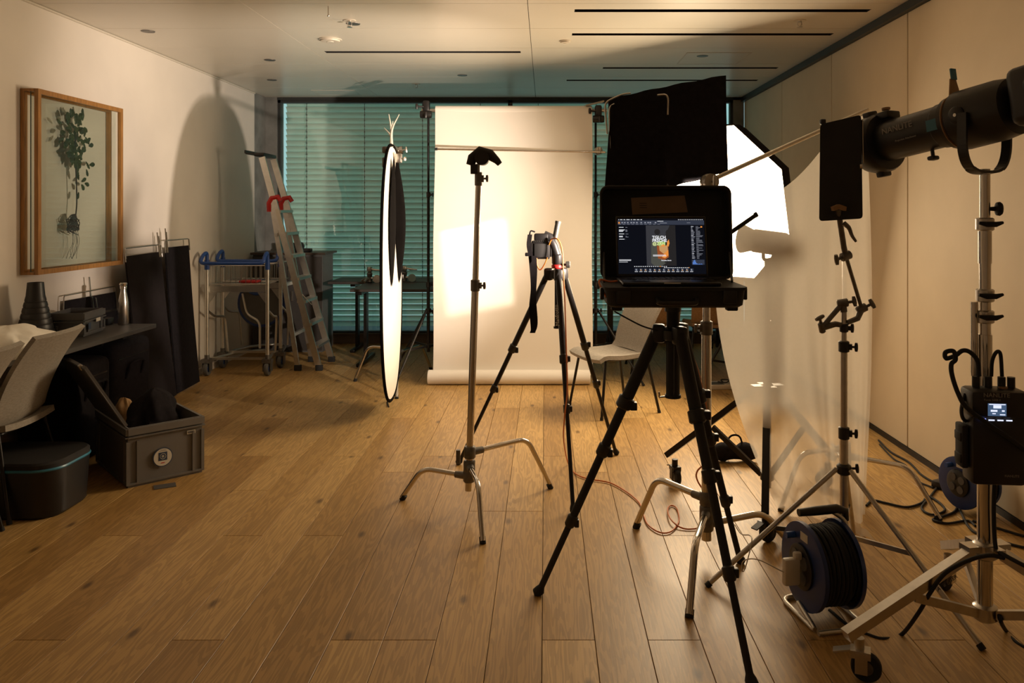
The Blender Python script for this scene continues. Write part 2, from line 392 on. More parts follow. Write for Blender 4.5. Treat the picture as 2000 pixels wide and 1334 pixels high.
# window: frame, pane, blind outside
win = struct(MB().box((-3.035, YB+.06, 1.44), (.035, .08, 2.66)).box((2.125, YB+.06, 1.44), (.035, .08, 2.66))
             .box((-.455, YB+.06, 2.755), (5.2, .08, .03)).box((-.455, YB+.06, .128), (5.2, .08, .02)).box((-.40, YB+.06, 1.44), (.05, .08, 2.66)), 'window_1', 'winframe')
for a, e in ((-3.02, -.42), (-.38, 2.11)):
    part(MB().box(((a+e)/2, YB+.06, 1.44), (e-a, .008, 2.61)), 'pane', 'pane', win)
part(MB().box((-3.06, YB+.012, 1.44), (.018, .03, 2.66)), 'frame_edge', 'alu', win)
blind = thing('window_blind', 'teal horizontal slatted blind hanging behind the window glass', 'blind', (-.455, YB+.22, .13))
sm = None
for k in range(40):
    z = .20+k*.0655
    if sm is None:
        b = MB(); prof = [(-.036, .026), (-.014, .015), (.012, -.006), (.030, -.026)]   # (height, depth)
        b.add([(sx*2.56, d+o, hh) for sx in (-1, 1) for o in (0, .002) for hh, d in prof],
              [(0, 1, 9, 8), (1, 2, 10, 9), (2, 3, 11, 10), (4, 5, 13, 12)[::-1], (5, 6, 14, 13)[::-1], (6, 7, 15, 14)[::-1], (0, 8, 12, 4), (3, 7, 15, 11)])
        sm = b.mesh('slat', 'blind')
    o = bpy.data.objects.new('slat', sm); COL.objects.link(o); o.parent = blind; o.location = (0, 0, z-.13)
for k in range(8):
    x = -2.77+.672*k
    b = MB(); b.cyl((x, YB+.19, .16), (x, YB+.19, 2.76), .0035, 6)
    for j in range(40): b.box((x, YB+.192, .20+j*.0655), (.011, .008, .014))
    part(b, 'ladder_cord', 'winframe', blind)
struct(MB().box((-.4, YB+.95, .03), (8, 1.2, .04)), 'ground_outside', 'outside')

# ceiling fittings
def on_ceil(px, py): return Hz(px, py, ZC)
for px, py, l in ((289, 61, 'round recessed downlight above the framed plant'), (527, 117, 'round recessed downlight above the step ladder, nearer one'),
               (531, 156, 'round recessed downlight above the step ladder, farther one'), (690, 46, 'round recessed downlight next to a sprinkler head'),
               (1372, 109, 'round recessed downlight on the right side of the ceiling'), (903, 147, 'round recessed downlight above the paper backdrop')):
    p = on_ceil(px, py); t = thing('downlight', l, 'downlight', p, 0, 'recessed downlights in the ceiling')
    part(MB().lathe([(.040, -.004), (.046, -.004), (.048, 0), (.040, .001)], p), 'ring', 'cast', t)
    part(MB().lathe([(.0395, -.0035), (.0395, .0)], p), 'recess', 'dark', t)
for px, py, l in ((683, 40, 'sprinkler head hanging beside a downlight'), (1562, 40, 'sprinkler head between the ceiling slots on the right'), (813, 164, 'small sprinkler head near the window')):
    p = on_ceil(px, py); t = thing('sprinkler_head', l, 'sprinkler', p, 0, 'ceiling sprinkler heads')
    part(MB().lathe([(.042, -.004), (.042, 0)], p), 'rosette', 'wplastic', t)
    part(MB().lathe([(.012, -.012), (.012, -.003)], p).tube([p+V((-.012, 0, -.01)), p+V((-.014, 0, -.03)), p+V((0, 0, -.042)), p+V((.014, 0, -.03)), p+V((.012, 0, -.01))], .003, 6).lathe([(.018, -.046), (.018, -.043)], p), 'nozzle', 'steel', t)
for px, py, r, l in ((645, 77, .085, 'large flat white ceiling disc beside the left slot'), (1104, 80, .045, 'small white smoke detector near the two right slots')):
    p = on_ceil(px, py); t = thing('smoke_detector', l, 'detector', p)
    part(MB().lathe([(r*.55, -.018), (r*.8, -.016), (r*.85, -.006), (r, -.005), (r, 0)], p), 'housing', 'wplastic', t)
    part(MB().lathe([(r*.3, -.021), (r*.32, -.017)], p), 'vent', 'ceil', t)
for x, y, w, d, l in ((-2.28, 8.70, .45, .35, 'square access hatch in the ceiling by the window'), (1.42, 6.75, .52, .5, 'square access hatch in the ceiling by the right wall')):
    b = MB()
    for sx in (-1, 1): b.box((x+sx*w/2, y, ZC-.0015), (.010, d, .003)); b.box((x, y+sx*d/2, ZC-.0015), (w+.01, .010, .003))
    t = thing('access_hatch', l, 'hatch', (x, y, ZC)); part(b, 'frame', 'wplastic', t)
    part(MB().box((x, y, ZC-.0008), (w-.012, d-.012, .0015)), 'door', 'ceil', t)
p = on_ceil(641, 12); solo(MB().cyl(p, p+V((0, 0, -.06)), .003, 6).lathe([(.006, -.065), (.008, -.06), (.004, -.058)], p), 'ceiling_hook', 'steel', 'thin hook wire hanging from the ceiling near the top edge', 'hook')

# ============================================================ left side
# framed plant on the wall
FX, FY0, FY1, FZ0, FZ1 = -3.068, 4.82, 5.79, 1.12, 2.25
t = thing('picture_frame', 'deep oak box frame with a pressed plant between glass', 'frame', (XL+.05, (FY0+FY1)/2, FZ0))
w = .030
for x, nm in ((FX-.012, 'front_frame'), (XL+.016, 'back_frame')):
    b = MB()
    for y in (FY0+w/2, FY1-w/2): b.box((x, y, (FZ0+FZ1)/2), (.024, w, FZ1-FZ0))
    for z in (FZ0+w/2, FZ1-w/2): b.box((x, (FY0+FY1)/2, z), (.024, FY1-FY0-2*w, w))
    part(b, nm, 'frame', t)
for z in (FZ0+.008, FZ1-.008): part(MB().box(((FX+XL)/2, (FY0+FY1)/2, z), (FX-XL-.052, FY1-FY0, .016)), 'side_board', 'frame', t)
part(MB().box((FX-.016, (FY0+FY1)/2, (FZ0+FZ1)/2), (.004, FY1-FY0-.06, FZ1-FZ0-.06)), 'glass_sheet', 'glass', t)
part(MB().box((FX-.050, (FY0+FY1)/2, (FZ0+FZ1)/2), (.004, FY1-FY0-.02, FZ1-FZ0-.034)), 'glass_sheet', 'glass', t)
part(MB().box((FX-.050, FY0+.008, (FZ0+FZ1)/2), (.005, .003, FZ1-FZ0-.034)), 'glass_edge', 'greenedge', t)
plant = thing('pressed_plant', 'dried leafy seedling with its roots held in the oak frame', 'plant', (FX-.04, 5.25, 1.2))
px_ = FX-.036
def pp(px, py):           # photo point on the plant's plane
    y = px_*FPX/(px-1065); return V((px_, y, CAMZ-(py-412)*y/FPX))
part(MB().tube(smooth([pp(148, 250), pp(147, 300), pp(149, 350), pp(150, 395), pp(148, 420)], 6), [.004]*25, 6), 'stem', 'root', plant)
rl = random.Random(3)
def leaf(b, c, d, ln, wd):
    d = V((0, math.cos(d), math.sin(d))); s = V((0, -d.z, d.y)); k = []
    outl = [(0, 0), (.2, .28), (.3, .20), (.42, .46), (.52, .32), (.68, .5), (.76, .33), (.88, .3), (1, 0)]
    for u, v in outl: k.append(c+d*u*ln+s*v*wd)
    for u, v in reversed(outl[1:-1]): k.append(c+d*u*ln-s*v*wd)
    x = rl.uniform(-.006, .006); k = [q+V((x, 0, 0)) for q in k]; n = len(k); m = c+d*ln*.5+V((x+.004, 0, 0))
    o = V((.0015, 0, 0)); b.add(k+[m]+[q-o for q in k]+[m-o], [(i, (i+1) % n, n) for i in range(n)]+[(n+1+(i+1) % n, n+1+i, 2*n+1) for i in range(n)]+[(i, n+1+i, n+1+(i+1) % n, (i+1) % n) for i in range(n)])
for i in range(90):
    py = 228+(i/90)*95; sp = 6+13*math.sin(min(1, (i+12)/90)*PI)*(.6 if i > 57 else 1)
    px = 148+rl.uniform(-sp, sp); b = MB(); leaf(b, pp(px, py), rl.uniform(0, 2*PI) if i > 18 else rl.uniform(.6, 2.4), rl.uniform(.04, .07), rl.uniform(.026, .042)); part(b, 'leaf', 'leaf', plant)
for px, py, a in ((122, 245, 2.6), (128, 258, 3.3), (124, 268, 3.8), (132, 240, 1.8), (166, 315, -.8), (168, 330, -1.2), (174, 322, .1), (160, 355, .4), (158, 360, -.8), (155, 352, 2.0), (164, 358, -.2), (155, 375, -1.9), (168, 280, .6), (172, 285, .2)):
    b = MB(); leaf(b, pp(px, py), a, rl.uniform(.05, .08), rl.uniform(.025, .045)); part(b, 'leaf', 'leaf', plant)
b = MB()
for i in range(26):
    a = rl.uniform(0, 2*PI); q = [pp(147, 418)]
    for k in range(1, 5): q.append(pp(143+rl.uniform(-13, 13)*min(1, k/2), 420+k*8+rl.uniform(-8, 8)))
    b.tube(smooth(q, 3), .0028, 5)
for i in range(7):
    x0 = 138+i*2; q = [pp(x0, 445), pp(x0+3+rl.uniform(-3, 3), 470), pp(x0+rl.uniform(-4, 4), 490), pp(x0-4+rl.uniform(-5, 5), 505)]; b.tube(smooth(q, 3), .0013, 4)
tag(part(b, 'root_ball', 'root', plant), kind='stuff')

# chairs (local: faces +x, origin on the floor)
def make_chair(label, shell='chair', name='upholstered_chair', group=None):
    t = thing(name, label, 'chair', (0, 0, 0), 0, group)
    def seat(u, v):
        y = (v-.5)*.46; x = -.21+.47*u; z = .452-.02*math.sin(u*PI)-(max(0, u-.82)/.18)**2*.035+(v-.5)**2*.06
        return (x, y*(1-.08*(1-u)), z)
    part(MB().grid(seat, 12, 8, .03), 'seat', shell, t)
    def back(u, v):
        y = (v-.5)*(.43+.03*u); z = .435+u*.45; x = -.185-.055*u-.155*u*u-.0+((v-.5)*2)**2*.03
        if u == 0: x += .03
        return (x, y, z)
    part(MB().grid(back, 10, 8, .024), 'backrest', shell, t)
    b = MB()
    b.tube(fil([(.19, -.19, .415), (-.17, -.19, .415), (-.17, .19, .415), (.19, .19, .415)], .03), .009, 8)
    b.cyl((.19, -.19, .415), (.19, .19, .415), .009, 8); part(b, 'seat_frame', 'blackmet', t)
    for sx, fx in ((.185, .25), (-.165, -.25)):
        for s in (-1, 1):
            l = MB().cyl((sx, s*.195, .43), (fx, s*.245, .0), .0105, 10); l = part(l, 'leg', 'blackmet', t)
            part(MB().cyl((fx, s*.245, 0), (fx-(fx-sx)*.05, s*.2425, .02), .013, 10), 'glide', 'rubber', l)
    return t
def place(o, x, y, rz): o.location = (x, y, 0); o.rotation_euler = (0, 0, rz)
ch = make_chair('grey chair standing alone in front of the paper backdrop')
chA = copy_tree(ch); chA['label'] = 'grey chair at the left table with its back beside the grey crate'; place(chA, -2.84, 4.06, PI+.06)
chB = copy_tree(ch); chB['label'] = 'grey chair cut off by the left edge, nearest chair'; place(chB, -2.80, 3.50, PI+.04)
place(ch, .52, 6.06, PI+.46)

# left table
TZ = .74
def folding_table(name, label, x0, x1, y0, y1, z, legs, along='y', edge='tableedge'):
    t = thing(name, label, 'table', ((x0+x1)/2, (y0+y1)/2, 0))
    part(MB().rbox(((x0+x1)/2, (y0+y1)/2, z-.014), (x1-x0, y1-y0, .028), .003, None, 1), 'tabletop', 'table', t)
    for (lx, ly) in legs:
        b = MB()
        if along == 'y':
            b.box((lx-.025, ly, z/2), (.035, .03, z-.08)).box((lx+.025, ly, z/2), (.035, .03, z-.08)); part(b, 'column', 'blackmet', t)
            part(MB().rbox((lx, ly, .018), (x1-x0-.1, .05, .034), .01), 'foot', 'blackmet', t)
            part(MB().box((lx, ly, z-.045), (x1-x0-.14, .05, .03)), 'bracket', 'blackmet', t)
        else:
            b.box((lx, ly-.025, z/2), (.03, .035, z-.08)).box((lx, ly+.025, z/2), (.03, .035, z-.08)); part(b, 'column', 'blackmet', t)
            part(MB().rbox((lx, ly, .018), (.05, y1-y0-.06, .034), .01), 'foot', 'blackmet', t)
            part(MB().box((lx, ly, z-.045), (.05, y1-y0-.12, .03)), 'bracket', 'blackmet', t)
    return t
folding_table('folding_table', 'dark folding table along the left wall below the framed plant', -3.165, -2.65, 3.4, 5.43, TZ, ((-2.91, 5.16), (-2.91, 3.65)))

# black stepped cone on the table
c = V((-3.02, 4.72, TZ)); prof = []
for k in range(8):
    r = .108-.0075*k; z = k*.033; prof += [(r, z), (r+.001, z+.012), (r-.004, z+.031)]
prof += [(.050, .27), (.043, .345), (.036, .345), (.034, .25)]
solo(MB().lathe(prof, c), 'bellows_snoot', 'black', 'black ribbed cone standing on the table under the framed plant', 'snoot')

# small grey crate on the table
def crate(t, c, R, L, W, H, wall, mt, rim=True):
    c = V(c); q = lambda x, y, z: c+R @ V((x, y, z))
    b = MB()
    for s in (-1, 1):
        b.box(q(s*(L/2-wall/2), 0, H/2), (wall, W, H), R); b.box(q(0, s*(W/2-wall/2), H/2), (L-2*wall, wall, H), R)
    b.box(q(0, 0, .006), (L-.01, W-.01, .012), R); part(b, 'body', mt, t)
    if rim:
        b = MB()
        for z, hh, e in ((H-.022, .036, .016), (H-.052, .007, .022)):
            for s in (-1, 1):
                b.box(q(s*(L/2+e/4), 0, z), (e/2+wall, W+e, hh), R); b.box(q(0, s*(W/2+e/4), z), (L, e/2+wall, hh), R)
        part(b, 'rim', mt, t)
        b = MB()
        for sx in (-1, 1):
            for sy in (-1, 1):
                b.box(q(sx*(L/2+.004), sy*(W/2-.05), H/2-.03), (.010, .012, H-.09), R); b.box(q(sx*(L/2-.05), sy*(W/2+.004), H/2-.03), (.012, .010, H-.09), R)
                b.box(q(sx*(L/2+.001), sy*(W/2+.001), H/2-.03), (.016, .016, H-.09), R)
        for s in (-1, 1): b.box(q(0, s*(W/2+.004), .018), (L+.01, .008, .012), R); b.box(q(s*(L/2+.004), 0, .018), (.008, W+.01, .012), R)
        part(b, 'rib', mt, t)
    return q
c = V((-2.93, 4.98, TZ)); t = thing('grey_crate', 'small grey plastic crate on the table behind the chair', 'crate', c)
q = crate(t, c, rot(.12), .20, .28, .145, .006, 'grey2')
part(MB().box(q(.1155, .03, .085), (.002, .06, .022), rot(.12)), 'label_sticker', 'label', t)
part(MB().box(q(.1155, -.09, .06), (.002, .035, .04), rot(.12)), 'label_sticker', 'navy', t)
# steel bottle
c = Hz(241, 634, TZ); t = thing('water_bottle', 'slim steel water bottle on the far end of the table', 'bottle', c)
part(MB().lathe([(.030, 0), (.033, .004), (.033, .15), (.031, .165), (.024, .20), (.0185, .225), (.0185, .245)], c), 'body', 'steel', t)
part(MB().lathe([(.021, .243), (.0215, .262), (.019, .266)], c).lathe([(.017, .266), (.024, .268), (.025, .278), (.018, .284)], c), 'cap', 'chrome', t)
# small wire-framed flag leaning on the wall, on the table
t = thing('small_wire_flag', 'small black flag in a wire frame leaning behind the bottle', 'flag', (-3.12, 5.15, TZ))
def wp(px, py, x=-3.135):
    y = x*FPX/(px-1065); return V((x, y, CAMZ-(py-412)*y/FPX))
a, b_, c_, d_ = wp(124, 612), wp(125, 578), wp(225, 559), wp(229, 606)
part(MB().tube(fil([a, b_, c_, d_], .015), .004, 8), 'wire_frame', 'steel', t)
part(MB().bar(wp(124, 622), wp(231, 604), .004, .016), 'bottom_bar', 'steel', t)
part(MB().plate([wp(126, 588, -3.145), wp(226, 570, -3.145), wp(231, 632, -3.145), wp(126, 640, -3.145)], .006), 'fabric', 'fabric', t)
part(MB().bar(wp(174, 541), wp(177, 580), .008, .008, (1, 0, 0)), 'mounting_pin', 'steel', t)
for k in ((180, 580, 184, 612), (187, 582, 193, 622)): part(MB().cyl(wp(k[0], k[1], -3.125), wp(k[2], k[3], -3.125), .004, 6), 'clip_rod', 'steel', t)
# black gadget
c = Hz(196, 634, TZ); t = thing('cable_bundle', 'tangle of black cable and adapters lying on the table', 'cable', c)
part(MB().rbox(c+V((.05, 0, .025)), (.05, .08, .045), .008), 'adapter', 'black', t)
b = MB(); b.tube(smooth([c+V((-.10+.03*math.cos(k*1.3), .02*math.sin(k*2.1)-.05*k/8, .012+.012*(k % 3))) for k in range(9)], 5), .006, 6); part(b, 'cord', 'black', t)
# white cloth heap, blue cloth
def heap(c, sx, sy, sz, mt, name, label, cat, seed, amp=.25, fr=3, up=0):
    r = random.Random(seed); ph = [r.uniform(0, 6.28) for _ in range(8)]
    b = MB(); nu, nv = 40, 22; c = V(c)
    vs = []
    for j in range(nv+1):
        e = PI/2*(j/nv)
        for i in range(nu):
            a = 2*PI*i/nu
            f = 1+amp*(math.sin(a*fr+ph[0]+3*e)*.5+math.sin(a*(fr*2+1)+ph[1]-4*e)*.3+math.sin(a*(fr*3+2)+ph[2]+9*e)*.18)*(math.cos(e)+.15)
            z = math.sin(e)*(1+amp*.6*(math.sin(a*2+ph[3]+e*5)*.4+math.sin(a*5+ph[4])*.25)*math.cos(e))
            vs.append(c+V((math.cos(a)*math.cos(e)*sx*f, math.sin(a)*math.cos(e)*sy*f, z*sz)))
    fs = [(j*nu+i, j*nu+(i+1) % nu, (j+1)*nu+(i+1) % nu, (j+1)*nu+i) for j in range(nv) for i in range(nu)]+[list(range(nu))[::-1]]
    b.add(vs, fs); return solo(b, name, mt, label, cat, ang=70)
heap((-2.90, 4.30, TZ), .17, .30, .15, 'white', 'white_cloth', 'crumpled white cloth heaped on the table behind the chairs', 'cloth', 5, .4, 4)
heap((-2.72, 4.38, TZ), .045, .07, .05, 'blue', 'blue_cloth', 'small bit of blue cloth beside the white cloth', 'cloth', 9, .4, 3)
# round-cornered black tub with blue rim
t = thing('storage_tub', 'black round-cornered tub with a blue rim line on the floor', 'tub', (-2.66, 4.06, 0))
def rrect(cx, cy, w, d, r, n=8):
    out = []
    for (sx, sy, a0) in ((1, 1, 0), (-1, 1, PI/2), (-1, -1, PI), (1, -1, 1.5*PI)):
        for k in range(n+1):
            a = a0+PI/2*k/n; out.append((cx+sx*(w/2-r)+r*math.cos(a), cy+sy*(d/2-r)+r*math.sin(a)))
    return out
def loft(b, rings):
    n = len(rings[0]); vs = [p for rg in rings for p in rg]
    fs = [(i*n+k, i*n+(k+1) % n, (i+1)*n+(k+1) % n, (i+1)*n+k) for i in range(len(rings)-1) for k in range(n)]+[list(range(n))[::-1], [(len(rings)-1)*n+k for k in range(n)]]
    return b.add(vs, fs)
TUB = rot(0)
def ring3(w, d, r, z, c=V((-2.66, 4.06, 0))): return [c+TUB @ V((x, y, z)) for x, y in rrect(0, 0, w, d, r)]
part(loft(MB(), [ring3(.50, 0.350, .10, .0), ring3(.53, 0.380, .12, .015), ring3(.55, 0.400, .12, .235)]), 'body', 'black', t)
part(loft(MB(), [ring3(.556, 0.406, .122, .236), ring3(.562, 0.412, .124, .242), ring3(.556, 0.406, .122, .249)]), 'rim_line', 'teal', t)
part(loft(MB(), [ring3(.552, 0.402, .12, .2495), ring3(.552, 0.402, .12, .268), ring3(.53, 0.380, .11, .278)]), 'lid', 'blackm', t)

# grey euro crate on the floor, lid open
cA, cB = F(247, 955), F(397, 922); ang = math.atan2(cB.y-cA.y, cB.x-cA.x); R = rot(ang)
cc = cA+R @ V((.205, .30, 0)); t = thing('euro_crate', 'large grey plastic crate on the floor holding dark clothes', 'crate', cc, 0)
q = crate(t, cc, R, .395, .59, .325, .008, 'grey')
part(MB().lathe([(.053, 0), (.053, .0015)], q(-.02, -.304, .135), R @ V((0, -1, 0))), 'round_sticker', 'navy', t)
st = part(MB().lathe([(.048, 0.0016), (.048, .0024)], q(-.02, -.304, .135), R @ V((0, -1, 0))), 'sticker_face', 'label', t)
b = MB(); b.box(q(-.02, -.3068, .140), (.046, .001, .046), R); lg = part(b, 'logo_square', 'navy', t)
b = MB(); a0 = q(-.02, -.3076, .140)
b.tube([a0+R @ V((.015*math.cos(2*PI*k/16), 0, .015*math.sin(2*PI*k/16))) for k in range(16)], .0012, 5, True); b.box(a0, (.014, .001, .003), R).box(a0+V((0, 0, .005)), (.010, .001, .002), R).box(a0-V((0, 0, .005)), (.010, .001, .002), R); part(b, 'logo_mark', 'label', lg)
part(MB().box(q(-.02, -.3068, .104), (.02, .001, .004), R), 'sticker_line', 'red', t)
part(MB().box(q(-.02, -.3068, .171), (.040, .001, .003), R).box(q(-.02, -.3068, .177), (.028, .001, .002), R), 'sticker_line', 'print_', t)
part(MB().box(q(.135, -.3005, .245), (.045, .002, .02), R), 'label_frame', 'wplastic', t)
part(MB().box(q(.135, -.3018, .245), (.036, .0015, .013), R), 'label_paper', 'grey2', t)
hinge = q(-.205, 0, .33); d = (R @ V((-.50, 0, .86))).normalized(); up = R @ V((0, 1, 0)); n_ = up.cross(d)
Rl = Matrix((up, d, n_)).transposed()
b = MB().rbox(hinge+d*.205, (.59, .40, .010), .004, Rl, 1)
for s in (-1, 1): b.box(hinge+d*(.205+s*.193)+n_*.008, (.585, .012, .014), Rl); b.box(hinge+d*.205+up*s*.288+n_*.008, (.012, .39, .014), Rl)
part(b, 'lid', 'grey2', t)
part(MB().rbox(hinge+d*.40-up*.22, (.03, .03, .02), .004, Rl), 'lid_latch', 'steel', t)
heap(q(.03, .0, .16), .13, .21, .30, 'fabric', 'black_clothes', 'bundle of black clothes bulging out of the grey crate', 'clothes', 21, .3, 3)
heap(q(-.08, .20, .19), .07, .055, .20, 'brownp', 'brown_paper_bag', 'crumpled brown paper sticking out behind the black clothes', 'paper', 33, .35, 3)
heap(q(.155, .12, .22), .03, .04, .12, 'brownp', 'brown_paper_scrap', 'brown paper corner at the crate rim, right of the clothes', 'paper', 35, .3, 3)
solo(MB().box(F(322, 950)+V((0, 0, .002)), (.11, .07, .003), rot(.5)), 'floor_marker', 'grey2', 'dark flat card on the floor in front of the grey crate', 'card')

# two large black flags leaning on the left wall
def wire_flag(name, label, A, B, top, lean, rod, mt='fabric2'):
    # A, B floor points of the lower corners; leaning to the wall by lean
    t = thing(name, label, 'flag', (A+B)/2)
    d = (B-A).normalized(); nrm = V((-d.y, d.x, 0)); upv = (V((0, 0, 1))*top+nrm*lean).normalized(); H = math.hypot(top, lean)
    q = lambda u, h: A.lerp(B, u)+upv*h
    L_ = (B-A).length
    def fab(u, v): return q(.02+.96*u, .012+(H-.07)*v)+d.cross(upv)*(.006*math.sin(u*5)*math.sin(v*3))
    part(MB().grid(fab, 10, 12, .012), 'fabric', mt, t)
    part(MB().tube(fil([q(0, H-.10), q(0, H), q(1, H), q(1, H-.10)], .03), .0048, 8), 'wire_frame', 'steel', t)
    for u in (.015, .985): part(MB().tube([q(u, H-.005), q(u, H-.075)], .006, 8), 'corner_sleeve', 'chrome', t)
    part(MB().cyl(q(rod, H-.10), q(rod, H+.10), .0055, 8), 'mounting_pin', 'chrome', t); part(MB().cyl(q(rod+.035, H-.10), q(rod+.035, H+.07), .0055, 8), 'mounting_pin', 'chrome', t)
    return t
wire_flag('large_black_flag', 'tall dark fabric flag with a chrome pin leaning on the left wall', V((-2.93, 5.80, 0)), V((-3.00, 6.50, 0)), 1.235, .13, .92)
wire_flag('large_black_flag', 'narrow black flag beside the luggage trolley', V((-3.01, 6.51, 0)), V((-3.03, 7.00, 0)), 1.265, .10, .06, 'fabric')

# invented black bags, added to darken the space under the left table
for (x, y, w_, d_, h_, l) in ((-2.93, 4.86, .36, .40, .60, 'tall added black bag darkening the space under the left table'), (-2.95, 5.38, .34, .50, .64, 'added black bag darkening the space under the far table end')):
    t = thing('added_dark_bag', l, 'bag', (x, y, 0), 0, 'added black bags under the left table')
    part(MB().rbox((x, y, h_/2), (w_, d_, h_), .05, None, 3), 'bag_body', 'fabric', t)
    part(MB().tube(fil([(x+w_/2, y-.1, h_*.62), (x+w_/2+.03, y-.09, h_*.78), (x+w_/2+.03, y+.09, h_*.78), (x+w_/2, y+.1, h_*.62)], .04), .010, 8), 'handle', 'fabric', t)
    part(MB().box((x+w_/2+.001, y, h_*.84), (.004, d_-.12, .008)), 'zip', 'blackmet', t)
# luggage trolleys
def trolley(label, dx, dy):
    x0, x1, y = -3.10+dx, -2.545+dx, 7.30+dy; t = thing('luggage_trolley', label, 'trolley', ((x0+x1)/2, y+.3, 0), 0, 'nested luggage trolleys')
    for x, s in ((x0, -1), (x1, 1)):
        part(MB().cyl((x, y, .13), (x, y, 1.03), .017, 12), 'post', 'alu', t)
        part(MB().tube(fil([(x, y, .60), (x, y+.16, .52), (x-s*.03, y+.34, .50), (x-s*.05, y+.36, .16)], .06), .012, 10), 'side_tube', 'alu', t)
        w_ = part(MB().tube(fil([(x-.035, y, .13), (x-.035, y, .05)], .01), .004, 6).box((x, y-.005, .135), (.085, .06, .035)).box((x-.034, y+.0, .085), (.008, .055, .09)).box((x+.034, y, .085), (.008, .055, .09)), 'fork', 'cast', t)
        part(MB().lathe([(.02, -.018), (.058, -.018), (.062, -.010), (.062, .010), (.058, .018), (.02, .018)], (x, y, .062), (1, 0, 0)), 'wheel', 'cabinet', t)
        part(MB().lathe([(.03, -.0215), (.03, .0215)], (x, y, .062), (1, 0, 0)), 'hub_cap', 'blue', t)
        part(MB().cyl((x, y, .13), (x+.0, y, .19), .022, 12), 'sleeve', 'cast', t)
        part(MB().cyl((x, y, .97), (x, y, 1.06), .022, 12), 'handle_sleeve', 'blue', t)
    h = [(x0, y, 1.05), (x0, y+.0, 1.135), (x0-.005, y-.09, 1.10), (x0-.01, y-.13, 1.035), (x1+.01, y-.13, 1.035), (x1+.005, y-.09, 1.10), (x1, y, 1.135), (x1, y, 1.05)]
    part(MB().tube(fil(h, .05, 6), .0165, 12), 'handle', 'blue', t)
    part(MB().tube(fil([(x0, y, .14), (x0+.10, y+.45, .13), (x0+.22, y+.68, .11), (x1-.22, y+.68, .11), (x1-.10, y+.45, .13), (x1, y, .14)], .1), .014, 10).bar((x0, y+.03, .15), (x1, y+.03, .15), .03, .02), 'base_frame', 'alu', t)
    b = MB(); z0, z1, ya, yb_ = .835, 1.005, y+.02, y+.30
    for z in (z0, z1): b.tube(fil([(x0+.02, ya, z), (x1-.02, ya, z), (x1-.02, yb_, z), (x0+.02, yb_, z), (x0+.02, ya, z)], .02, 3), .0045, 6)
    n = 11
    for k in range(n+1):
        x = x0+.02+(x1-x0-.04)*k/n
        b.tube([(x, ya, z1), (x, ya, z0), (x, yb_, z0), (x, yb_, z1)], .0026, 5)
    for k in range(1, 5):
        yy = ya+(yb_-ya)*k/5
        b.tube([(x0+.02, yy, z1), (x0+.02, yy, z0), (x1-.02, yy, z0), (x1-.02, yy, z1)], .0026, 5)
    part(b, 'wire_basket', 'steel', t)
    part(MB().box(((x0+x1)/2, y+.02, .79), (x1-x0-.02, .012, .055)), 'label_bar', 'alu', t)
    part(MB().plate([(x0+.017, y, .76), (x0+.09, y, .76), (x0+.017, y, .66)], .006).plate([(x1-.017, y, .76), (x1-.09, y, .76), (x1-.017, y, .66)], .006), 'gusset', 'alu', t)
    return t
tr = trolley('front luggage trolley with blue handle bar and wire basket', 0, 0)
tr2 = trolley('rear luggage trolley nested behind another beside the ladder', .0, .36)
c = V((-2.76, 7.75, .61))
dsc = part(MB().lathe([(.225, -.012), (.235, 0), (.225, .012)], c, (0, 1, 0), 36), 'front_plate', 'blue2', tr)
part(MB().lathe([(.205, -.016), (.205, -.011)], c, (0, 1, 0), 36), 'plate_face', 'cabinet', dsc)
part(MB().tube(fil([c+V((-.14, -.02, .19)), c+V((-.10, -.02, .10)), c+V((0, -.02, .09)), c+V((.05, -.02, .17))], .04), .016, 8), 'plate_stripe', 'blue', dsc)
part(MB().tube(fil([c+V((-.17, -.04, .1)), c+V((-.12, -.06, -.1)), c+V((.02, -.1, -.16)), c+V((.02, -.1, -.42))], .06), .012, 8), 'front_bow', 'alu', tr)
solo(MB().rbox((-2.76, 7.45, .851), (.17, .12, .022), .008), 'red_strap', 'red', 'folded red strap lying in the front trolley basket', 'strap')

# step ladder
t = thing('step_ladder', 'aluminium step ladder with red hinges leaning by the trolleys', 'ladder', (-2.25, 7.75, 0))
def lp(a, e, k): return a.lerp(e, k)
for y, s in ((7.52, -1), (7.96, 1)):
    f0, top = V((-2.135, y, .02)), V((-2.695, y-s*.06, 2.02)); g0, g1 = V((-2.335, y, .02)), V((-2.60, y-s*.05, 1.60))
    part(MB().bar(f0, top, .024, .058, (1, 0, 0)), 'front_rail', 'alu', t)
    part(MB().bar(g0, g1, .022, .042, (1, 0, 0)), 'rear_leg', 'alu', t)
    for p_, ll in ((f0, top), (g0, g1)): part(MB().rbox(p_+V((0, 0, .008)), (.068, .034, .056), .006), 'foot', 'rubber', t)
    part(MB().tube([g1+V((-.02, -.02*s*0-.0, -.10)), g1+V((-.022, 0, -.02)), g1+V((.005, 0, .03)), g1+V((.06, 0, .04)), g1+V((.085, 0, .0))], [.026, .028, .028, .026, .022], 8), 'hinge', 'red', t)
for k in range(7):
    u = .10+k*.107; c = V((-2.135-.56*u, 7.74, .02+2.0*u)); part(MB().box(c, (.085, .40-.05*u, .026)), 'step', 'alu', t)
for k in range(3):
    u = .2+k*.3; c = V((-2.335-.265*u, 7.74, .02+1.58*u)); part(MB().box(c, (.03, .42, .03)), 'cross_brace', 'alu', t)
part(MB().rbox((-2.72, 7.74, 2.045), (.10, .36, .035), .012).rbox((-2.80, 7.74, 2.055), (.11, .33, .014), .005).box((-2.855, 7.74, 2.072), (.012, .33, .03)), 'tool_tray', 'black', t)
